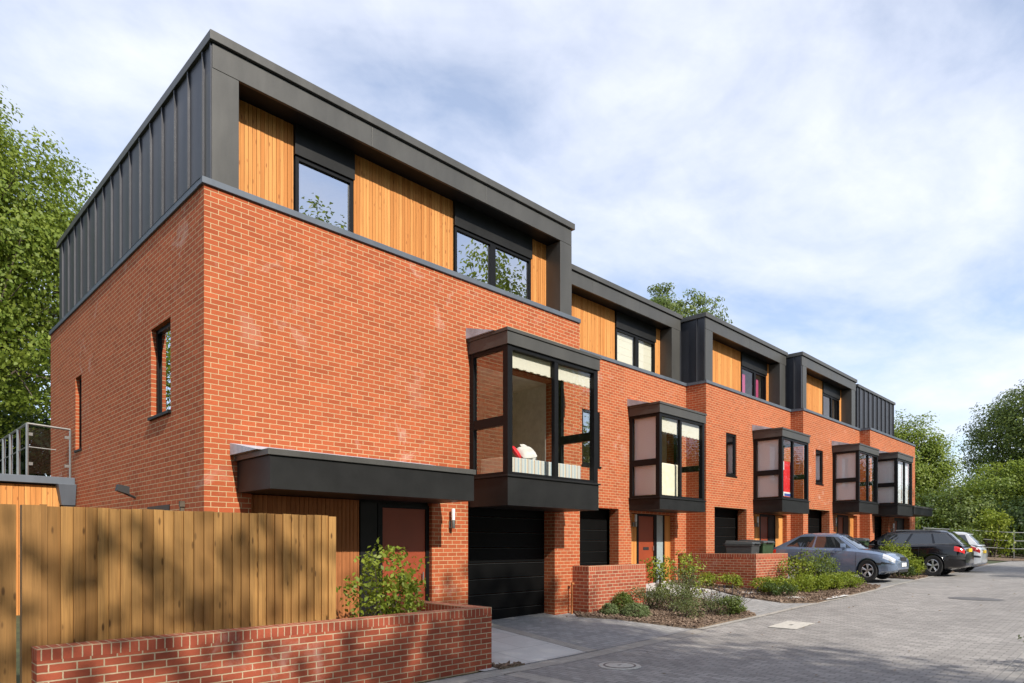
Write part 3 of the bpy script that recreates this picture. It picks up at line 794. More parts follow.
BEDS = [[(10.9, 8.86), (11.35, 8.2), (11.72, 6.95), (11.87, 6.64), (13.17, 6.58), (14.2, 6.5), (14.57, 6.93), (15.15, 8.3), (15.1, 9.0), (13.4, 9.6), (11.3, 9.3)],
        [(17.0, 10.5), (17.05, 9.0), (16.5, 8.0), (16.5, 6.9), (16.95, 6.2), (18.6, 6.1), (19.0, 8.2), (18.0, 8.3), (17.9, 10.5)],
        [(18.6, 6.1), (20.6, 5.98), (21.4, 6.05), (22.1, 6.9), (21.5, 8.2), (18.9, 8.2)],
        [(24.75, 5.97), (26.3, 5.95), (26.3, 7.2), (25.2, 7.3)],
        [(28.6, 5.97), (30.3, 5.97), (30.2, 7.5), (28.6, 7.5)],
        [(32.4, 6.1), (37, 6.4), (41.7, 6.7), (45.2, 8.1), (40, 9.0), (32.6, 8.4)],
        [(6.47, 6.62), (6.95, 6.63), (6.5, 6.85)], [(1.4, 7.1), (6.3, 7.1), (6.3, 8.9), (1.4, 8.9)],
        [(53, 2), (57, 2), (57, 11), (45, 10.2), (45, 9.0)]]
sheet('planting_bed', BEDS, .03, 'soil', label='bark covered planting beds', skirt=.05)
sheet('stepping_slab', [[(17.15, 6.95), (17.6, 6.7), (17.75, 6.9), (17.3, 7.2)], [(17.0, 8.75), (17.35, 8.7), (17.35, 8.95), (17.0, 9.0)], [(17.0, 8.0), (17.45, 7.85), (17.5, 8.1), (17.05, 8.25)], [(17.4, 6.15), (18.6, 5.98), (18.65, 6.2), (17.45, 6.4)]], .045, 'slab', label='pale slabs across the bark bed')
sheet('dark_patch', [[(19.5 + .32*math.cos(t*.7), 3.4 + .6*math.sin(t*.7)) for t in range(9)], [(28.4 + .4*math.cos(t*.7), 3.8 + .8*math.sin(t*.7)) for t in range(9)]], .006, 'blotch', label='dark patches on the far lane')  # two flat dark rounded sheets just above the paving

# bark chips (nobody could count them)
ch = MB()
def inpoly(p, poly):
    c = False
    for i in range(len(poly)):
        a, b = poly[i], poly[i-1]
        if (a[1] > p[1]) != (b[1] > p[1]) and p[0] < (b[0]-a[0])*(p[1]-a[1])/(b[1]-a[1])+a[0]: c = not c
    return c
for bi, cnt in ((0, 5200), (1, 2800), (2, 2200), (3, 900), (4, 500), (6, 50), (8, 300)):
    P = BEDS[bi]; xs = [p[0] for p in P]; ys = [p[1] for p in P]; k = 0
    while k < cnt:
        x, y = random.uniform(min(xs), max(xs)), random.uniform(min(ys), max(ys))
        if not inpoly((x, y), P): continue
        k += 1
        z = g(x, y) + .032 + random.random() * .02; L = random.uniform(.015, .05); W = L * random.uniform(.3, .6)
        d = Vector((random.uniform(-1, 1), random.uniform(-1, 1), random.uniform(-.5, .5))).normalized()
        s = d.cross(Vector((random.uniform(-.4, .4), random.uniform(-.4, .4), 1))).normalized(); c = Vector((x, y, z))
        n = d.cross(s) * .006
        ch.hexa([c-d*L-s*W-n, c+d*L-s*W-n, c+d*L+s*W-n, c-d*L+s*W-n, c-d*L*.8-s*W*.8+n, c+d*L*.8-s*W*.8+n, c+d*L*.8+s*W*.8+n, c-d*L*.8+s*W*.8+n], random.random())
tag(ch.build('bark_chips', M['chip'], None, recalc=False), 'loose brown bark chips covering the planting beds', None, None, 'stuff')
fl = MB()
for k in range(70):
    x, y = random.uniform(6.8, 26), random.uniform(2.2, 9.0)
    if y > 6.4 and x > 11: y = random.uniform(2.2, 6.3)
    z = g(x, y) + .014; r = random.uniform(.018, .04); t = random.random() * 6.28
    q = [(x + r*math.cos(t + a)*(1 if i % 2 else .5), y + r*math.sin(t + a)*(1 if i % 2 else .5), z + random.random()*.02) for i, a in enumerate((0, 1.57, 3.14, 4.71))]
    fl.face(q, None, random.random())
tag(fl.build('fallen_leaves', M['leaf_russet'], None, recalc=False), 'small dry leaves scattered on the paving', None, None, 'stuff')

# covers in the lane
def place_z(x, y): return g(x, y)
mc = MB().lathe([(0, .012), (.2, .012), (.215, .008), (.3, .008), (.305, 0)], 'z', (0, 0, 0), 32)
mco = mc.build('manhole_cover', M['stone'], None, smooth=True, origin=(0, 0, 0)); mco.location = (7.86, 5.62, 0.004)
tag(mco, 'round pale manhole cover set in the paving before the pale slabs', 'manhole cover')
MB().lathe([(.205, .0135), (.205, .0125), (.235, .0125), (.235, .0135), (.205, .0135)], 'z', (0, 0, 0), 32).build('ring', M['iron'], mco, origin=(0, 0, 0))
MB().box(-.035, .035, -.02, .02, .0125, .015).build('lifting_key', M['iron'], mco, origin=(0, 0, 0))
ac = MB().box(-.48, .48, -.27, .27, .0, .006)
aco = ac.build('access_cover', M['stone'], None, origin=(0, 0, 0)); aco.location = (13.28, 5.36, g(13.28, 5.36) + .006); aco.rotation_euler = (0, -.037, 0)
tag(aco, 'square pale access cover in the middle of the lane', 'access cover')
MB().box(-.05, .05, -.03, .03, .0062, .009).build('lifting_key', M['iron'], aco, origin=(0, 0, 0))

# ------------------------------------------------------------------ brick garden walls
def garden_wall(name, label, runs, ztop, zb, mats=('wallbrick', 'soldier'), th=.2155, group='low brick garden walls'):
    """runs: list of boxes (x0,x1,y0,y1); each run gets bricks and a brick-on-edge top"""
    root = thing(name, label, 'wall', (runs[0][0], runs[0][2], zb), 0, group)
    b = MB(); c = MB()
    for i, (x0, x1, y0, y1) in enumerate(runs):
        e = .0 if i == 0 else .0
        b.box(x0, x1, y0, y1, zb - .3, ztop - .1035)
        c.box(x0 - .001, x1 + .001, y0 - .001, y1 + .001, ztop - .1035, ztop)
        # brick on edge: the faces' texture runs so that joints are upright
    b.build('brickwork', M[mats[0]], root)
    o = c.build('brick_coping', M[mats[1]], root)
    me = o.data; uv = me.uv_layers[0].data
    for p in me.polygons:
        n = p.normal
        for li in p.loop_indices:
            co = me.vertices[me.loops[li].vertex_index].co + Vector(root.location)
            if abs(n.z) > .5:
                run_x = True
                uv[li].uv = (co.x, co.y) if p.area and (max(me.vertices[v].co.x for v in p.vertices) - min(me.vertices[v].co.x for v in p.vertices)) > (max(me.vertices[v].co.y for v in p.vertices) - min(me.vertices[v].co.y for v in p.vertices)) else (co.y, co.x)
            elif abs(n.x) > .5: uv[li].uv = (co.y, co.z - ztop + .1125 * 20)
            else: uv[li].uv = (co.x, co.z - ztop + .1125 * 20)
    return root
garden_wall('garden_wall', 'long low brick wall in front of the timber fence, brick on edge along its top', [(1.165, 6.452, 6.8, 7.0155), (6.236, 6.452, 7.0160, 8.95)], .862, 0.0)
garden_wall('garden_wall', 'short brick wall between the nearest garage and the clipped round shrubs', [(11.23, 13.41, 8.83, 9.045), (11.23, 11.445, 9.0455, 9.27)], 1.275, .2)
garden_wall('garden_wall', 'brick wall with a sunlit end in front of the dark bins and the blue car', [(17.9, 20.06, 8.2, 8.415), (17.9, 18.115, 8.4155, 10.6)], 1.475, .3)

# ------------------------------------------------------------------ timber fence
fr = thing('timber_fence', 'tall brown close board timber fence standing behind the long low brick wall', 'fence', (1.2, 7.1, 0))
fb = MB(); x = 1.29
while x < 4.02:
    w = random.uniform(.092, .100); y = 7.075
    top = 2.085 + random.uniform(-.004, .004)
    w = min(w, 4.05 - x)
    fb.hexa([(x, y - .016, .05), (x + w + .012, y + .014, .05), (x + w + .012, y + .022, .05), (x, y + .006, .05),
             (x, y - .016, top), (x + w + .012, y + .014, top), (x + w + .012, y + .022, top), (x, y + .006, top)], random.random())
    x += w
fb.build('board_panel', M['fence'], fr)
MB().box(1.10, 1.235, 7.03, 7.13, 0, 2.09, .75).build('post', M['fence'], fr)
MB().box(1.237, 1.288, 7.06, 7.1, 0, 2.10, .95).build('post', M['fence'], fr)
MB().box(4.055, 4.15, 7.06, 7.16, 0, 2.075, .2).build('post', M['fence'], fr)
rb = MB()
for z in (.35, 1.1, 1.8): rb.box(1.25, 4.1, 7.1, 7.15, z, z + .09, .4)
rb.build('rail', M['fence'], fr)
gt = thing('timber_gate', 'brown boarded gate at the left edge, beside the end post of the fence', 'gate', (.5, 7.1, 0))
fb = MB(); x = 1.062
while x > -.6:
    w = .125
    fb.box(x - w + .004, x, 7.05, 7.072, .04, 2.085 + random.uniform(-.006, .006), random.random()); x -= w
fb.build('board_panel', M['fence'], gt)
MB().box(-.6, 1.06, 7.073, 7.11, 1.75, 1.85).box(-.6, 1.06, 7.073, 7.11, .3, .4).build('rail', M['fence'], gt)

st = MB().box(11.06, 11.09, 9.15, 9.18, .1, .92).box(11.05, 11.13, 9.14, 9.165, .88, .92)
tag(st.build('standpipe', M['darktimber'], None, origin=(11.07, 9.16, .2)), 'thin upright pipe in the corner between garage pillar and short brick wall', 'pipe')

# ------------------------------------------------------------------ leaves
def leaf_object(name, centers, mat, parent, size, spread, per, base, up=.35, seed=0, aspect=.55, flat=1.0, ctr=None):
    """leaf-shaped faces gathered round the given clump centres"""
    r = np.random.default_rng(seed)
    c = np.repeat(np.asarray(centers, float), per, axis=0); n = len(c)
    o = r.normal(size=(n, 3)); ln = np.linalg.norm(o, axis=1, keepdims=True); o *= np.minimum(1, 1.75 / ln) * spread * np.array([1, 1, flat * .8])
    p = c + o
    nrm = r.normal(size=(n, 3)) * .8; nrm[:, 2] += up; nrm += o / (spread + 1e-6) * .35
    if ctr is not None:
        q = p - np.asarray(ctr); nrm += q / (np.linalg.norm(q, axis=1, keepdims=True) + 1e-6) * 1.5
    nrm /= np.linalg.norm(nrm, axis=1, keepdims=True)
    d = np.cross(nrm, r.normal(size=(n, 3))); d /= np.linalg.norm(d, axis=1, keepdims=True)
    s = np.cross(nrm, d)
    L = size * r.uniform(.65, 1.25, size=(n, 1)); W = L * aspect
    v = np.stack([p - d * L * .5, p + s * W * .5 + nrm * L * .08, p + d * L * .5 - nrm * L * .1, p - s * W * .5 + nrm * L * .08], axis=1).reshape(-1, 3)
    me = bpy.data.meshes.new(name)
    me.vertices.add(4 * n); me.vertices.foreach_set('co', (v - np.asarray(base)).astype(np.float32).ravel())
    me.loops.add(4 * n); me.loops.foreach_set('vertex_index', np.arange(4 * n, dtype=np.int32))
    me.polygons.add(n); me.polygons.foreach_set('loop_start', np.arange(0, 4 * n, 4, dtype=np.int32)); me.polygons.foreach_set('loop_total', np.full(n, 4, dtype=np.int32))
    cl = np.repeat(r.uniform(0, 1, size=len(centers)), per)
    rv = np.clip(.5 * cl + .5 * r.uniform(0, 1, n), 0, 1)
    a = me.attributes.new('rnd', 'FLOAT', 'FACE'); a.data.foreach_set('value', rv.astype(np.float32))
    me.update(); me.validate()
    me.materials.append(mat)
    ob = bpy.data.objects.new(name, me); C.objects.link(ob)
    if parent is not None: ob.parent = parent
    return ob

def crown_points(ells, n, r, shell=.5):
    """clump centres inside a union of ellipsoids (cx,cy,cz,rx,ry,rz), gathered towards the skin"""
    vol = np.array([e[3]*e[4]*e[5] for e in ells]) ** .8; vol /= vol.sum()
    out = []
    for e, k in zip(ells, (vol * n).astype(int) + 1):
        d = r.normal(size=(k, 3)); d /= np.linalg.norm(d, axis=1, keepdims=True)
        rad = (shell + (1 - shell) * r.uniform(size=(k, 1)) ** .7)
        rad *= 1 + r.normal(size=(k, 1)) * .07
        out.append(np.array(e[:3]) + d * rad * np.array(e[3:]))
    return np.concatenate(out)

def tree(name, label, loc, h, ells, mat, n_clumps, per, size, spread, trunk_r=.22, seed=1, group=None, shell=.5, limbs=26, fork=.35, cat='tree', up=.35, flat=1.0):
    """ells are relative to the foot of the tree"""
    r = np.random.default_rng(seed)
    root = thing(name, label, cat, loc, 0, group)
    pts = crown_points(ells, n_clumps, r, shell)
    t = MB(); top = Vector((0, 0, h * .82)); zs = [0, h * .12, h * fork, h * .6, h * .82]
    px = [Vector((math.sin(z * 1.7 + seed) * .02 * z, math.cos(z * 1.3 + seed) * .02 * z, z)) for z in zs]
    rr = [trunk_r * 1.35, trunk_r, trunk_r * .8, trunk_r * .45, trunk_r * .12]
    for a, b, q, w in zip(px, px[1:], rr, rr[1:]): t.tube(a, b, q, w, 9, False)
    idx = r.choice(len(pts), size=min(limbs, len(pts)), replace=False)
    for i in idx:
        e = Vector(pts[i]); u = min(max((e.z - h * .1) / h * .8, fork * .75), .8)
        zb = u * h * r.uniform(.7, 1.0); f = min(1, zb / (h * .82)); a = px[0].lerp(px[-1], f)
        for z0, z1, A, B in zip(zs, zs[1:], px, px[1:]):
            if z0 <= zb <= z1: a = A.lerp(B, (zb - z0) / (z1 - z0))
        m1 = a.lerp(e, .45) + Vector((r.normal() * .25, r.normal() * .25, .35)); rad = trunk_r * .33 * (1 - .6 * f)
        t.tube(a, m1, rad, rad * .6, 6, False); t.tube(m1, e, rad * .6, rad * .15, 5, False)
        for _ in range(2):
            j = pts[np.argmin(np.linalg.norm(pts - (np.array(e) + r.normal(size=3) * 1.0), axis=1))]
            t.tube(m1.lerp(e, .5), Vector(j), rad * .3, rad * .1, 4, False)
    tb = t.build('trunk', M['bark'], None, smooth=True, recalc=False, origin=(0, 0, 0)); tb.parent = root
    leaf_object('crown', pts, M[mat], root, size, spread, per, (0, 0, 0), up, seed, flat=flat, ctr=np.mean(pts, axis=0))
    return root
def shrub(label, x, y, h, rad, mat, n, per, size, spread, seed, name='shrub', cat='shrub', stems=7, lift=.45, group='shrubs in the front beds', up=.5, zoff=.03, dome=False):
    r = np.random.default_rng(seed); z = g(x, y) + zoff
    root = thing(name, label, cat, (x, y, z), 0, group)
    if dome:
        d = r.normal(size=(n, 3)); d /= np.linalg.norm(d, axis=1, keepdims=True); d[:, 2] = np.abs(d[:, 2]) * 1.0
        pts = d * np.array([rad, rad, h * .92]) * r.uniform(.72, 1.0, size=(n, 1))
        pts[:, 2] += .02
    else:
        pts = crown_points([(0, 0, h * (lift + (1 - lift) * .5), rad, rad, h * (1 - lift) * .55), (rad * .3, -rad * .25, h * .4, rad * .7, rad * .7, h * .38)], n, r, .35)
        pts[:, 2] = np.maximum(pts[:, 2], h * .06)
    t = MB()
    for i in r.choice(len(pts), size=min(stems, len(pts)), replace=False):
        e = Vector(pts[i]); b = Vector((r.normal() * rad * .12, r.normal() * rad * .12, -.05)); m_ = b.lerp(e, .5) + Vector((0, 0, h * .08))
        t.tube(b, m_, .012 * (h + .3), .009 * (h + .3), 5, False); t.tube(m_, e, .009 * (h + .3), .003, 5, False)
    sb = t.build('stem', M['bark'], None, recalc=False, origin=(0, 0, 0)); sb.parent = root
    leaf_object('foliage', pts, M[mat], root, size, spread, per, (0, 0, 0), up, seed)
    return root
# ------------------------------------------------------------------ planting
shrub('leafy green bush rising above the long low brick wall by the shaded door', 5.35, 7.75, 1.62, .55, 'leaf_lime', 105, 18, .08, .085, 3, stems=16, lift=.3, group=None)
# first bed
shrub('smallest clipped round shrub, nearest the garage pillar', 11.6, 8.55, .24, .2, 'leaf_hebe', 200, 14, .03, .022, 4, name='round_shrub', dome=True, group='clipped round shrubs')
shrub('wide clipped round shrub at the front of the trio', 11.92, 8.1, .30, .31, 'leaf_hebe', 300, 14, .03, .022, 5, name='round_shrub', dome=True, group='clipped round shrubs')
shrub('clipped round shrub standing against the short brick wall', 12.12, 8.58, .48, .24, 'leaf_mid', 240, 14, .035, .03, 6, name='round_shrub', dome=True, group='clipped round shrubs')
shrub('broad olive shrub beside the clipped round ones', 12.85, 8.4, .52, .4, 'leaf_olive', 90, 14, .045, .07, 7, stems=14)
shrub('sprawling olive shrub in the middle of the first bark bed', 13.0, 7.85, .62, .52, 'leaf_olive', 110, 14, .045, .085, 8, stems=18)
shrub('low spreading shrub at the front point of the first bed', 12.6, 7.3, .36, .42, 'leaf_olive', 70, 12, .042, .07, 9, stems=12)
shrub('low loose shrub on the bark next to the lavender', 13.4, 7.1, .4, .4, 'leaf_olive', 60, 12, .042, .07, 19, stems=12)
shrub('loose tall shrub with reddish twigs behind the first bed', 13.9, 8.2, .95, .6, 'leaf_olive', 85, 11, .048, .1, 10, stems=22)
shrub('bright green bush in front of the rust coloured door', 14.35, 9.1, 1.05, .36, 'leaf_lime', 46, 12, .085, .09, 11, stems=14)
shrub('bright green bush before the right hand timber panel', 14.95, 8.6, 1.15, .36, 'leaf_lime', 46, 12, .085, .09, 12, stems=14)
shrub('russet twiggy shrub among the olive ones', 14.0, 7.55, .6, .4, 'leaf_russet', 30, 7, .045, .1, 13, stems=22)
lv = shrub('dark green lavender tuft with purple heads on the edge of the drive', 13.75, 6.88, .40, .3, 'leaf_mid', 190, 12, .042, .04, 14, name='lavender', cat='lavender', stems=10, group=None, up=1.0)
for k in range(18):
    a = k * 2.4; rr_ = random.uniform(.25, .6); z = random.uniform(.38, .6); hd = MB()
    e = (rr_ * math.cos(a), rr_ * math.sin(a), z)
    hd.tube((.1 * math.cos(a), .1 * math.sin(a), .1), e, .003, .003, 5); hd.tube(e, (e[0]*1.05, e[1]*1.05, z + .055), .013, .006, 6)
    hd.build('flower_head', M['leaf_purple'], lv, origin=(0, 0, 0), recalc=False)
# second bed and the hedge before the blue car
shrub('small lime plant at the foot of the long shaded brick wall, nearer the door', 17.3, 9.35, .4, .26, 'leaf_lime', 50, 12, .06, .06, 20)
shrub('small lime plant at the foot of the shaded brick wall, nearer the corner', 17.45, 8.75, .42, .3, 'leaf_lime', 56, 12, .06, .06, 21)
shrub('dark low plant on the bark before the sunlit wall end', 17.15, 7.45, .34, .26, 'leaf_dark', 50, 12, .06, .06, 22)
shrub('dark twiggy seedling beside the pale slab', 17.5, 7.15, .36, .22, 'leaf_dark', 34, 10, .06, .06, 23)
hedge_lab = ['start of the lime hedge by the sunlit wall end', 'second lime bush of the hedge before the blue car', 'lime bush in the middle of the hedge before the blue car', 'lime bush below the rear door of the blue car', 'lime bush just before the last clipped one', 'dense clipped bush by the front wheel of the blue car']
for k, (x, y, h, rd) in enumerate(((17.6, 7.8, .40, .36), (18.05, 7.5, .44, .38), (18.6, 7.25, .46, .4), (19.2, 7.05, .46, .4), (19.8, 6.85, .46, .4), (20.45, 6.65, .46, .44))):
    shrub(hedge_lab[k], x, y, h, rd, 'leaf_lime', 120, 14, .055, .055, 30 + k, group='low lime hedge bushes before the blue car', lift=.2)
shrub('tall loose bush hiding the side of the blue car', 19.2, 7.6, .92, .5, 'leaf_lime', 75, 13, .07, .1, 40, stems=16)
shrub('tall pale green bush before the middle of the blue car', 19.75, 7.4, 1.1, .52, 'leaf_mid', 75, 13, .075, .11, 41, stems=16)
shrub('leafy bush reaching the front door of the blue car', 20.4, 7.25, .85, .42, 'leaf_mid', 60, 12, .07, .1, 42, stems=12)
# third bed, between blue and black cars
shrub('lime bush between the blue car and the black estate', 25.55, 6.75, 1.2, .5, 'leaf_lime', 130, 14, .08, .09, 50, lift=.35)
shrub('pale grassy tuft in front of the black estate rear wheel', 25.95, 6.4, .7, .42, 'leaf_lime', 110, 14, .07, .07, 51, lift=.1)
shrub('small dark plant by the number plate of the blue car', 25.1, 6.3, .42, .26, 'leaf_dark', 50, 14, .06, .06, 52)
shrub('pale bush behind the bumper of the black estate', 29.4, 6.5, .55, .42, 'leaf_lime', 90, 14, .08, .08, 53)
shrub('low green clump behind the white hatchback', 34.5, 6.7, .5, .5, 'leaf_mid', 80, 14, .09, .09, 54)
# far end
shrub('leafy sapling before the far metal railing', 52.0, 8.2, 3.0, 1.1, 'leaf_lime', 110, 18, .2, .2, 60, group='shrubs at the far railing', stems=10)
shrub('dark round shrub at the foot of the far railing', 53.5, 7.6, 1.5, 1.0, 'leaf_dark', 120, 18, .18, .16, 61, group='shrubs at the far railing')
shrub('dark low shrub at the very end of the far railing', 55.0, 5.8, 1.2, 1.0, 'leaf_dark', 120, 18, .18, .16, 62, group='shrubs at the far railing')
shrub('pale green shrub left of the far railing sapling', 49.5, 9.3, 1.7, 1.0, 'leaf_mid', 120, 18, .18, .16, 63, group='shrubs at the far railing')
shrub('twiggy corner bush hanging over the near edge of the lane', 11.55, .85, .5, .55, 'leaf_mid', 90, 16, .055, .06, 64, group=None)

# ------------------------------------------------------------------ trees
tree('broadleaf_tree', 'tall sunlit broadleaf tree behind the nearest house, at the left edge', (2.2, 28.5, .3), 19,
     [(0, 0, 11.2, 5.0, 5.0, 5.3), (-1.0, -.5, 14.0, 3.2, 3.2, 3.0), (2.6, -1.5, 10.2, 2.4, 3, 2.8), (1.4, -1, 12.4, 2.5, 2.4, 2.3), (-1, -2, 7, 4.5, 3.5, 2.6)],
     'leaf_bright', 1700, 64, .16, .34, .42, 101, 'trees behind the houses', .4, 70, .25)
tree('broadleaf_tree', 'shaded tree further back behind the balcony railing', (5.0, 38, .3), 15,
     [(0, 0, 8, 6.5, 5, 6), (3, -1, 4.5, 4, 4, 4), (-4, 0, 5, 5, 4, 5)], 'leaf_dark', 800, 40, .3, .55, .35, 102, 'trees behind the houses', .3, 40, .2)
tree('cedar_tree', 'spreading treetop showing over the roofs of the middle houses', (40.0, 24.7, .5), 22,
     [(0, 0, 16.2, 4.6, 4.6, 1.6), (-2.6, 1.6, 16.3, 1.9, 1.8, 1.2), (.3, .2, 18.0, 1.2, 1.2, 1.3), (2.0, -1.2, 15.4, 2.2, 2.2, 1.1)], 'leaf_mid', 380, 50, .2, .3, .35, 103, 'trees behind the houses', .3, 60, .5, flat=.5)
tree('broadleaf_tree', 'rounded green tree beyond the end house', (70, 17.2, .9), 13.5,
     [(0, 0, 8.4, 3.3, 3.3, 4.2), (-1.0, 1.4, 9.4, 2.2, 2.2, 2.8), (1.1, -1.2, 7.0, 2.2, 2.2, 3.2), (.5, -.4, 3.6, 3.0, 3.0, 2.8)], 'leaf_bright', 900, 44, .24, .42, .4, 104, 'trees at the far end', .45, 36, .25)
tree('broadleaf_tree', 'big dark tree at the right edge, tallest at the far end', (84, 8.6, .9), 21,
     [(0, 0, 11.5, 6.6, 6.6, 5.6), (-2.0, 3.6, 10.4, 3.4, 3.4, 4.0), (1.5, -4.5, 12.6, 4.6, 4.6, 4.4), (-1, 1, 14.0, 3.4, 3.4, 2.6), (0, 0, 6.5, 6.0, 6.0, 3.6)], 'leaf_mid', 1500, 44, .28, .5, .5, 105, 'trees at the far end', .5, 46, .25)
tree('broadleaf_tree', 'pale green young tree in front of the big dark tree', (63, 9.6, .8), 8.5,
     [(0, 0, 4.4, 3.2, 3.2, 2.8), (1, -1.8, 5.6, 1.8, 1.8, 1.6), (-.8, 2, 3.6, 2.6, 2.6, 2.2)], 'leaf_bright', 420, 40, .22, .36, .18, 106, 'trees at the far end', .4, 30, .25)
tree('broadleaf_tree', 'yellow green young tree at the right edge beneath the big dark one', (62, 5.2, .8), 8.5,
     [(0, 0, 5, 2.8, 2.8, 2.4), (.5, -.8, 6.8, 1.5, 1.5, 1.4), (0, 0, 2.6, 2.8, 2.8, 2)], 'leaf_lime', 240, 34, .22, .38, .15, 107, 'trees at the far end', .4, 26, .25)
for k, (x, y, h, rx, lab, mt) in enumerate(((57, 15.5, 5.2, 3.4, 'dark thicket bush just beyond the porch of the end house', 'leaf_dark'), (59.5, 11.8, 5.0, 3.2, 'dark thicket bush in the middle behind the railing', 'leaf_mid'),
                                       (60, 7.6, 4.4, 3.0, 'dark thicket bush under the pale young trees', 'leaf_dark'), (61, 3.6, 4.6, 3.2, 'dark thicket bush at the right edge behind the railing', 'leaf_dark'), (50.5, 14.6, 4.2, 2.4, 'green thicket bush beside the end house', 'leaf_mid'),
                                       (68, 1.0, 6.5, 4.0, 'dark tall bush beyond the right edge of the railing', 'leaf_dark'), (75, 13, 7.5, 4.6, 'tall dark bush filling the gap between the far trees', 'leaf_dark'))):
    tree('thicket_bush', lab, (x, y, g(x, y)), h, [(0, 0, h * .48, rx, rx, h * .5), (rx * .4, -rx * .4, h * .62, rx * .55, rx * .55, h * .34)], mt, 300, 40, .22, .36, .09, 120 + k, 'thicket bushes at the far end', .3, 24, .2, cat='bush')
# trees across the lane, behind the viewer: they shade the near paving and mirror in the glass
LAB = 'leafy tree on the other side of the lane, only mirrored in the windows'
protos = []
for k, (x, y, h, mt, n_) in enumerate(((-11.0, -9.5, 15.4, 'mid', 480), (-6.4, -10.5, 16.2, 'bright', 480), (-1.2, -9.8, 15.8, 'mid', 330), (5.2, -11.0, 16.2, 'bright', 720), (27, -22, 16, 'mid', 620), (36, -24, 17, 'bright', 620))):
    protos.append(tree('broadleaf_tree', LAB, (x, y, 0), h,
         [(0, 0, h * .6, 3.9, 3.9, h * .36), (1.4, 1.2, h * .42, 3.0, 3.0, h * .2), (-1.4, .8, h * .46, 3.0, 3.0, h * .22)] + ([(1, 0, 15.0, 2.4, 2, 1.2)] if k == 3 else []), 'leaf_' + mt, n_, (28, 28, 26, 36, 30, 30)[k], .34, .5, .3, 140 + k, 'trees across the lane', .35, 30, .2))
for k, (x, y, s_) in enumerate(((16, -23, .92), (27.5, -31, 1.15), (50, -31, 1.25), (33, -15, .8), (39, -33, 1.0), (45, -22, 1.0), (53, -24, .95), (61, -22, 1.05), (70, -24, 1.0), (79, -23, .95), (88, -25, 1.05), (98, -24, 1.0), (108, -22, 1.0), (120, -22, 1.1))):
    c = copy_tree(protos[4 + k % 2]); c.location = (x, y, 0); c.rotation_euler = (0, 0, k * 1.3); c.scale = (s_ * 1.2, s_ * 1.2, s_ * (1.53 if y < -30 else 1.75 if y > -16 else 1))

# ------------------------------------------------------------------ far railing
mf = thing('metal_railing', 'grey metal railing with three bars across the far end of the lane', 'railing', (56, 8, .72))
A, B_ = Vector((48.5, 11.2, 0)), Vector((58.5, 1.0, 0)); nP = 6
for i in range(nP):
    p = A.lerp(B_, i / (nP - 1)); z = g(p.x, p.y)
    MB().box(p.x - .028, p.x + .028, p.y - .028, p.y + .028, z, z + 1.75).build('post', M['galv'], mf)
for hgt in (.65, 1.15, 1.68):
    b = MB()
    for i in range(nP - 1):
        p, q = A.lerp(B_, i / (nP - 1)), A.lerp(B_, (i + 1) / (nP - 1))
        b.tube((p.x, p.y, g(p.x, p.y) + hgt), (q.x, q.y, g(q.x, q.y) + hgt), .024, n=6)
    b.build('rail', M['galv'], mf)

# ------------------------------------------------------------------ wheelie bins
def wheelie_bin(label, x, y, rz, lidmat, bodymat, s=1.0):
    root = thing('wheelie_bin', label, 'wheelie bin', (0, 0, 0), 0, 'wheelie bins in front of the houses')
    b = MB().hexa([(-.24,-.26,.1),(.24,-.26,.1),(.24,.26,.1),(-.24,.26,.1),(-.285,-.34,.96),(.285,-.34,.96),(.285,.34,.96),(-.285,.34,.96)])
    b.box(-.3, .3, -.355, .355, .94, .985)
    b.build('body', M[bodymat], root, bevel=.015)
    l = MB().hexa([(-.305,-.375,.988),(.305,-.375,.988),(.305,.36,.988),(-.305,.36,.988),(-.28,-.34,1.04),(.28,-.34,1.04),(.28,.33,1.075),(-.28,.33,1.075)])
    l.box(-.18, .18, -.41, -.375, .99, 1.01)
    l.build('lid', M[lidmat], root, bevel=.012)
    MB().tube((-.24, .41, .98), (.24, .41, .98), .018).tube((-.24,.34,.97),(-.24,.41,.98),.016).tube((.24,.34,.97),(.24,.41,.98),.016).build('handle', M['trim'], root)
    for sx in (-.27, .27):
        MB().lathe([(0, sx - .025), (.1, sx - .025), (.1, sx + .025), (0, sx + .025)], 'x', (0, .27, .1), 18).build('wheel', M['rubber'], root, smooth=True)
    root.location = (x, y, g(x, y)); root.rotation_euler = (0, 0, rz); root.scale = (s, s, s * 1.06)
    return root
wheelie_bin('dark wheelie bin nearer the house door behind the sunlit brick wall', 18.65, 8.95, .1, 'binbody', 'binbody', 1.15)
wheelie_bin('wheelie bin with a green body behind the sunlit brick wall', 19.45, 8.9, -.05, 'binbody', 'bingreen', 1.15)
wheelie_bin('wheelie bin beyond the roof of the blue car', 25.25, 7.95, .1, 'binbody', 'bingreen', 1.12)
wheelie_bin('wheelie bin beside the nose of the black estate', 26.0, 8.2, .0, 'binbody', 'binbody', 1.12)

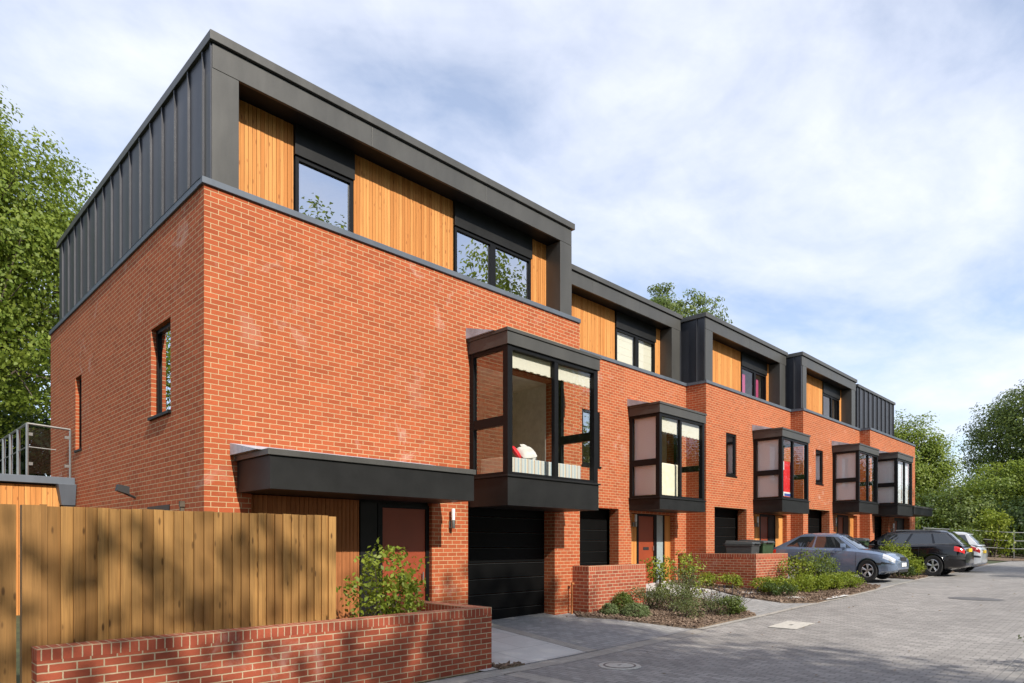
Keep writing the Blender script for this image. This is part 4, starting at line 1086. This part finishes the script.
# ------------------------------------------------------------------ cars (built facing +x)
def spline(xs, ys):
    xs, ys = np.array(xs, float), np.array(ys, float)
    m = np.gradient(ys, xs)
    def f(x):
        x = min(max(x, xs[0]), xs[-1]); i = min(max(int(np.searchsorted(xs, x)) - 1, 0), len(xs) - 2)
        h = xs[i+1] - xs[i]; t = (x - xs[i]) / h
        return float((2*t**3-3*t*t+1)*ys[i] + (t**3-2*t*t+t)*h*m[i] + (-2*t**3+3*t*t)*ys[i+1] + (t**3-t*t)*h*m[i+1])
    return f
def car(name, label, paint, L, W, deck, shoulder, cab, kind, wheel_r, axles, tail):
    root = thing(name, label, 'car', (0, 0, 0))
    dk, shd = spline(*deck), spline(*shoulder); hw = W / 2
    def end(x):
        d = (abs(x) - (L/2 - .32)) / .32
        return 1.0 if d <= 0 else math.sqrt(max(0, 1 - d * d))
    def P(x, t):
        e = end(x); plan = 1 - .05 * (abs(x) / (L/2)) ** 4
        w = hw * plan * (.74 + .26 * e); zt, zs_ = dk(x), shd(x)
        zb = .2 + (.06 if abs(x) > axles[0] + .45 else 0)
        K = [(0, .8, zb), (.12, .955, zb + .05), (.3, 1.0, zb + .25), (.5, .995, zs_ - .14), (.65, .97, zs_ - .03), (.78, .87, (zs_ + zt) / 2 + .015), (.88, .6, zt), (1, 0, zt + .012)]
        for (a, y0, z0), (b, y1, z1) in zip(K, K[1:]):
            if t <= b + 1e-9:
                u = (t - a) / (b - a); y, z = y0 + (y1 - y0) * u, z0 + (z1 - z0) * u; break
        zm = .52; z = zm + (z - zm) * (.6 + .4 * e)
        return Vector((x, y * w, z))
    n = 44
    xs = [-L/2 + .001 + (L - .002) * (.5 - .5 * math.cos(math.pi * i / n)) for i in range(n + 1)]
    ts = [0, .06, .12, .2, .3, .4, .5, .58, .65, .72, .78, .83, .88, .94, 1]
    b = MB()
    for sgn in (1, -1):
        for xa, xb in zip(xs, xs[1:]):
            for ta, tb in zip(ts, ts[1:]):
                q = [P(xa, ta), P(xb, ta), P(xb, tb), P(xa, tb)]
                b.face([(v.x, v.y * sgn, v.z) for v in (q if sgn < 0 else q[::-1])])
            q = [P(xa, 0), P(xb, 0)]
        for xe in (xs[0], xs[-1]):
            for ta, tb in zip(ts, ts[1:]):
                q = [P(xe, ta), P(xe, tb)]; b.face([(xe, q[0].y * sgn, q[0].z), (xe, q[1].y * sgn, q[1].z), (xe, 0, q[1].z), (xe, 0, q[0].z)])
    for xa, xb in zip(xs, xs[1:]):
        a, c = P(xa, 0), P(xb, 0); b.face([(a.x, a.y, a.z), (a.x, -a.y, a.z), (c.x, -c.y, c.z), (c.x, c.y, c.z)])
    body = b.build('body', M[paint], root, smooth=False, merge=True)
    # wheel arches
    cut = MB()
    for ax in axles:
        for sgn in (1, -1): cut.lathe([(0, sgn*(hw + .1)), (wheel_r + .05, sgn*(hw + .1)), (wheel_r + .05, sgn*(hw - .26)), (0, sgn*(hw - .26))], 'y', (ax if ax > 0 else ax, 0, wheel_r), 36)
    co = cut.build('cut', None, None, origin=(0, 0, 0))
    md = body.modifiers.new('arch', 'BOOLEAN'); md.operation = 'DIFFERENCE'; md.object = co; md.solver = 'EXACT'
    dg = bpy.context.evaluated_depsgraph_get(); dg.update()
    nm = bpy.data.meshes.new_from_object(body.evaluated_get(dg)); body.modifiers.clear(); body.data = nm
    bpy.data.objects.remove(co)
    nm.polygons.foreach_set('use_smooth', [True] * len(nm.polygons)); nm.set_sharp_from_angle(angle=R(32))
    nm.materials.clear(); nm.materials.append(M[paint])
    # cabin
    (bx0, bx1), (rx0, rx1), zr, wb, wr = cab
    def row(q):
        x0, x1 = bx0 + (rx0 - bx0) * q ** (1.0 if kind != 'hatch' else 1.1), bx1 + (rx1 - bx1) * q
        return x0, x1, hw * (wb + (wr - wb) * q)
    def belt(x): return dk(x) - .03
    def roofz(x):
        m_ = (rx0 + rx1) / 2; return zr - .05 * ((x - m_) / ((rx1 - rx0) / 2 + .2)) ** 2
    def CP(q, u, v):     # u 0..1 rear to front, v -1..1 across
        x0, x1, w = row(q); x = x0 + (x1 - x0) * u
        zb0 = belt(bx0 + (bx1 - bx0) * u); z = zb0 + (roofz(rx0 + (rx1 - rx0) * u) - .05 - zb0) * q
        bow = .07 * (1 - v * v)
        if u >= 1: x += bow
        if u <= 0: x -= bow * .6
        return Vector((x, v * w, z))
    c = MB(); nu, nv, nq = 14, 8, 6
    for k in range(nq):
        q0, q1 = k / nq, (k + 1) / nq
        for i in range(nu):
            for sgn in (1, -1):
                f = [CP(q0, i/nu, sgn), CP(q0, (i+1)/nu, sgn), CP(q1, (i+1)/nu, sgn), CP(q1, i/nu, sgn)]; c.face(f)
        for j in range(nv):
            v0, v1 = -1 + 2*j/nv, -1 + 2*(j+1)/nv
            for u in (0, 1): c.face([CP(q0, u, v0), CP(q0, u, v1), CP(q1, u, v1), CP(q1, u, v0)])
    def RP(u, v):
        p = CP(1, u, v); k = min(1, (1 - abs(v)) / .28); e = min(1, min(u, 1 - u) / .08)
        p.z += .05 * math.sin(k * math.pi / 2) * (.3 + .7 * math.sin(e * math.pi / 2)); return p
    NV = 14
    for i in range(nu):
        for j in range(NV):
            v0, v1 = -1 + 2*j/NV, -1 + 2*(j+1)/NV
            c.face([RP(i/nu, v0), RP((i+1)/nu, v0), RP((i+1)/nu, v1), RP(i/nu, v1)])
    c.build('cabin', M[paint], root, smooth=True, merge=True)
    def glass(name, quads, off):
        m = MB()
        for q in quads: m.face([Vector(p) + Vector(off) for p in q])
        return m.build(name, M['carglass'], root, recalc=False)
    def side(sgn, ub0, ub1, ut0, ut1, q0=.1, q1=.86, nm='side_window', mat='carglass', off=.008):
        m = MB(); k = 5
        for i in range(k):
            A0, A1 = ub0 + (ub1-ub0)*i/k, ub0 + (ub1-ub0)*(i+1)/k; B0, B1 = ut0 + (ut1-ut0)*i/k, ut0 + (ut1-ut0)*(i+1)/k
            f = [CP(q0, A0, sgn), CP(q0, A1, sgn), CP(q1, B1, sgn), CP(q1, B0, sgn)]
            m.face([p + Vector((0, sgn*off, off*.4)) for p in (f if sgn < 0 else f[::-1])])
        return m.build(nm, M[mat], root, recalc=False)
    wins = {'saloon': [(.15, .475, .10, .45), (.505, .935, .485, .93)], 'estate': [(.03, .25, .035, .24), (.275, .54, .265, .53), (.57, .94, .565, .93)], 'hatch': [(.1, .45, .06, .42), (.5, .92, .48, .93)]}[kind]
    for sgn in (1, -1):
        for w_ in wins: side(sgn, *w_)
        if kind == 'estate':
            side(sgn, .02, .95, .025, .94, .055, .085, 'window_trim', 'steel', .010); side(sgn, .02, .95, .025, .94, .885, .91, 'window_trim', 'steel', .010)
    def across(u, name, q0, q1, vv):
        m = MB(); s_ = 1 if u == 1 else -1; k = 8
        for j in range(k):
            a, d = -vv + 2*vv*j/k, -vv + 2*vv*(j+1)/k
            f = [CP(q0, u, a), CP(q0, u, d), CP(q1, u, d), CP(q1, u, a)]
            m.face([p + Vector((s_*.008, 0, .006)) for p in (f if s_ > 0 else f[::-1])])
        m.build(name, M['carglass'], root, recalc=False, smooth=True)
    across(1, 'windscreen', .07, .93, .9); across(0, 'rear_window', .12, .9, .86)
    # wheels
    for ax in axles:
        for sgn in (1, -1):
            y = sgn * (hw - .11)
            ty = MB().lathe([(wheel_r*.62, y - .09), (wheel_r*.93, y - .1), (wheel_r, y - .075), (wheel_r, y + .075), (wheel_r*.93, y + .1), (wheel_r*.62, y + .09), (wheel_r*.6, y + sgn*.01), (0, y + sgn*.01)], 'y', (ax, 0, wheel_r), 30)
            wo = ty.build('wheel', M['rubber'], root, smooth=True)
            rm = MB(); yo = y + sgn * .085
            rm.lathe([(wheel_r*.64, yo - sgn*.0), (wheel_r*.58, yo + sgn*.008), (wheel_r*.56, yo - sgn*.05)], 'y', (ax, 0, wheel_r), 30)
            for k in range(5):
                for dd in (-.13, .13):
                    a = 2*math.pi*k/5 + .3; r1 = wheel_r*.58
                    p0 = Vector((ax + .05*math.cos(a), yo - sgn*.01, wheel_r + .05*math.sin(a))); p1 = Vector((ax + r1*math.cos(a+dd), yo - sgn*.005, wheel_r + r1*math.sin(a+dd)))
                    rm.tube(p0, p1, .02, .016, 6)
            rm.lathe([(0, yo), (.06, yo), (.065, yo - sgn*.03)], 'y', (ax, 0, wheel_r), 16)
            rm.build('rim', M['alloy'], wo, smooth=True)
    # surface patches
    def patch(name, x0, x1, t0, t1, mat, off=.006, sides=(1, -1), parent=None, nx=8):
        for sgn in sides:
            m = MB(); tt = [t0 + (t1 - t0) * k / 6 for k in range(7)]; xx = [x0 + (x1 - x0) * k / nx for k in range(nx + 1)]
            for xa, xb in zip(xx, xx[1:]):
                for ta, tb in zip(tt, tt[1:]):
                    f = []
                    for x, t in ((xa, ta), (xb, ta), (xb, tb), (xa, tb)):
                        p = P(x, t); dx = P(min(x + .01, L/2 - .002), t) - P(max(x - .01, -L/2 + .002), t); dt = P(x, min(t + .01, 1)) - P(x, max(t - .01, 0))
                        nn = dx.cross(dt); nn = nn.normalized() if nn.length > 1e-9 else Vector((0, 1, 0))
                        if nn.y < 0 or (abs(nn.y) < .05 and nn.x * x < 0): nn = -nn
                        p = p + nn * off; f.append((p.x, p.y * sgn, p.z))
                    m.face(f if sgn < 0 else f[::-1])
            m.build(name, M[mat], root, smooth=True, recalc=False)
    F = L / 2
    patch('headlight', F - .42, F - .06, .53, .74, 'headlamp')
    patch('bumper_strip', F - .62, F - .015, .33, .39, 'trim', nx=14); patch('bumper_strip', -F + .015, -F + .62, .33, .39, 'trim', nx=14)
    patch('tail_light', -F + .03, -F + .34, .5, .7, 'redlamp')
    patch('sill_strip', axles[1] + wheel_r + .1, axles[0] - wheel_r - .1, .02, .13, 'trim', nx=12)
    for xd in ([.98, -.02, -.95] if kind != 'hatch' else [.8, -.4]):
        patch('door_gap', xd - .006, xd + .006, .14, .66, 'trim', .003, nx=1)
    for xd in (.12, -.85):
        for sgn in (1, -1):
            p = P(xd, .55); MB().box(xd - .1, xd + .1, sgn*(p.y + .002), sgn*(p.y + .028), p.z - .012, p.z + .014).build('door_handle', M[paint], root, bevel=.006)
    # nose and tail
    zf = .5
    MB().box(F - .03, F + .012, -.30, .30, .60, .72).build('grille', M['trim'], root, bevel=.01)
    MB().box(F - .04, F + .004, -.5, .5, .27, .36).build('air_intake', M['trim'], root, bevel=.01)
    MB().box(F + .0125, F + .022, -.26, .26, .44, .55).build('number_plate', M['plate_w'], root)
    pl = MB().box(-F - .022, -F + .03, -.26, .26, tail, tail + .11).build('number_plate', M['plate_y'], root)
    for sgn in (1, -1):
        cx = bx1 - .35; p = CP(.12, .86, sgn)
        mm = MB().hexa([(p.x - .07, p.y + sgn*.05, p.z - .02), (p.x + .09, p.y + sgn*.04, p.z - .02), (p.x + .09, p.y + sgn*.2, p.z + .0), (p.x - .07, p.y + sgn*.22, p.z + .0),
                        (p.x - .07, p.y + sgn*.05, p.z + .12), (p.x + .06, p.y + sgn*.04, p.z + .12), (p.x + .06, p.y + sgn*.19, p.z + .12), (p.x - .07, p.y + sgn*.21, p.z + .12)])
        mm.tube((p.x, p.y - sgn*.02, p.z), (p.x, p.y + sgn*.08, p.z + .02), .025)
        mm.build('wing_mirror', M[paint], root, bevel=.02)
    if kind == 'estate':
        for sgn in (1, -1):
            a, d = RP(.12, sgn*.86), RP(.85, sgn*.86); MB().tube(a + Vector((0,0,.03)), d + Vector((0,0,.03)), .016).build('roof_rail', M['steel'], root)
    return root

blue = car('parked_car', 'blue saloon parked nose to the lane behind the lime hedge', 'carblue', 4.55, 1.78,
           ([-2.28, -2.1, -1.7, -.9, .2, .95, 1.5, 2.0, 2.28], [.90, 1.0, 1.03, 1.0, .98, .97, .91, .80, .68]),
           ([-2.28, -1.7, -.5, .6, 1.3, 2.0, 2.28], [.88, .96, .95, .93, .88, .76, .64]),
           ((-2.12, 1.05), (-1.12, .28), 1.46, .86, .64), 'saloon', .32, (1.36, -1.24), .6)
blue.location = (23.25, 7.9, g(23.2, 7.4)); blue.rotation_euler = (0, 0, R(-90)); blue.scale = (.872, .93, 1.04)
black = car('parked_estate', 'black estate car with silver window trim parked tail to the lane', 'carblack', 4.9, 1.84,
            ([-2.45, -2.3, -1.9, -.9, .2, 1.0, 1.6, 2.2, 2.45], [.92, 1.02, 1.03, 1.02, 1.0, 1.0, .95, .84, .72]),
            ([-2.45, -1.7, -.5, .6, 1.3, 2.1, 2.45], [.92, .98, .97, .95, .91, .8, .68]),
            ((-2.36, 1.1), (-1.85, .25), 1.48, .87, .68), 'estate', .335, (1.5, -1.42), .78)
black.location = (27.6, 7.2, g(27.5, 6.4)); black.rotation_euler = (0, 0, R(90)); black.scale = (.91, .95, 1.09)
white = car('parked_hatchback', 'white hatchback parked tail to the lane beyond the black estate', 'carwhite', 4.0, 1.74,
            ([-2.0, -1.85, -1.4, -.7, .2, .9, 1.3, 1.8, 2.0], [.95, 1.02, 1.03, 1.02, 1.0, .99, .93, .82, .7]),
            ([-2.0, -1.4, -.5, .6, 1.1, 1.7, 2.0], [.9, .97, .96, .94, .9, .78, .66]),
            ((-1.92, 1.0), (-1.5, .25), 1.5, .87, .66), 'hatch', .31, (1.2, -1.25), .7)
white.location = (31.3, 7.07, g(31.2, 6.5)); white.rotation_euler = (0, 0, R(90)); white.scale = (.95, .97, 1.06)

# ------------------------------------------------------------------ light, sky, camera
SUN = Vector((.13, 1.0, -.76)).normalized()     # the way the light travels
el = math.asin(-SUN.z); az = math.atan2(-SUN.y, -SUN.x)
ld = bpy.data.lights.new('sun', 'SUN'); ld.energy = 4.2; ld.angle = R(.6); ld.color = (1, .93, .83)
lo = bpy.data.objects.new('sun', ld); C.objects.link(lo); lo.location = (0, -30, 40)
lo.rotation_euler = SUN.to_track_quat('-Z', 'Y').to_euler()
w = bpy.data.worlds.new('World'); bpy.context.scene.world = w; w.use_nodes = True
nt = w.node_tree; nt.nodes.clear(); n = N(nt)
sky = n.add('ShaderNodeTexSky', sky_type='NISHITA'); sky.sun_disc = False
sky.sun_elevation = el; sky.sun_rotation = math.pi/2 - az; sky.air_density = 1.0; sky.dust_density = .3; sky.ozone_density = 3.0
tc = n.add('ShaderNodeTexCoord')
nz = n.add('ShaderNodeSeparateXYZ'); n.link(tc.outputs['Generated'], nz.inputs[0])
den = n.math('ADD', n.math('MAXIMUM', nz.outputs[2], 0.0), .22)
cv = n.add('ShaderNodeCombineXYZ'); n.link(n.math('DIVIDE', nz.outputs[0], den), cv.inputs[0]); n.link(n.math('DIVIDE', nz.outputs[1], den), cv.inputs[1])
c1 = n.noise(n.mapping(cv.outputs[0], (1.0, 1.2, 1), (0, 0, .5), (3.1, .4, 0)), 1.7, 7, .54, .4)
c2 = n.noise(n.mapping(cv.outputs[0], (2.4, 3.0, 1), (0, 0, .5), (7.1, 2.4, 0)), 2.2, 5, .6, .3)
cl = n.math('ADD', n.math('MULTIPLY', c1, .72), n.math('MULTIPLY', c2, .28))
fac = n.ramp(cl, [(.36, .30), (.50, .62), (.66, .94)])
b1 = n.add('ShaderNodeBackground'); n.link(sky.outputs[0], b1.inputs[0]); b1.inputs[1].default_value = .15
b2 = n.add('ShaderNodeBackground'); b2.inputs[0].default_value = (.84, .88, 1, 1); b2.inputs[1].default_value = .85
ms = n.add('ShaderNodeMixShader'); n.link(fac, ms.inputs[0]); n.link(b1.outputs[0], ms.inputs[1]); n.link(b2.outputs[0], ms.inputs[2])
wo = n.add('ShaderNodeOutputWorld'); n.link(ms.outputs[0], wo.inputs[0])

cam = bpy.data.cameras.new('camera'); co = bpy.data.objects.new('camera', cam); C.objects.link(co)
F_PX, YAW, HY = 665.56, .781, 544.0
cam.sensor_fit = 'HORIZONTAL'; cam.sensor_width = 36; cam.lens = 36 * F_PX / 1024
cam.shift_y = (HY - 341.5) / 1024
cam.clip_end = 2000; cam.clip_start = .05
co.location = (0, 0, 1.75); co.rotation_euler = (R(90), 0, YAW - math.pi/2)
sc = bpy.context.scene; sc.camera = co
sc.view_settings.view_transform = 'Standard'; sc.view_settings.look = 'None'; sc.view_settings.exposure = 0.52; sc.view_settings.gamma = 1
sc.render.engine = 'CYCLES'
sc.cycles.max_bounces = 8; sc.cycles.transparent_max_bounces = 16; sc.cycles.caustics_reflective = False; sc.cycles.caustics_refractive = False
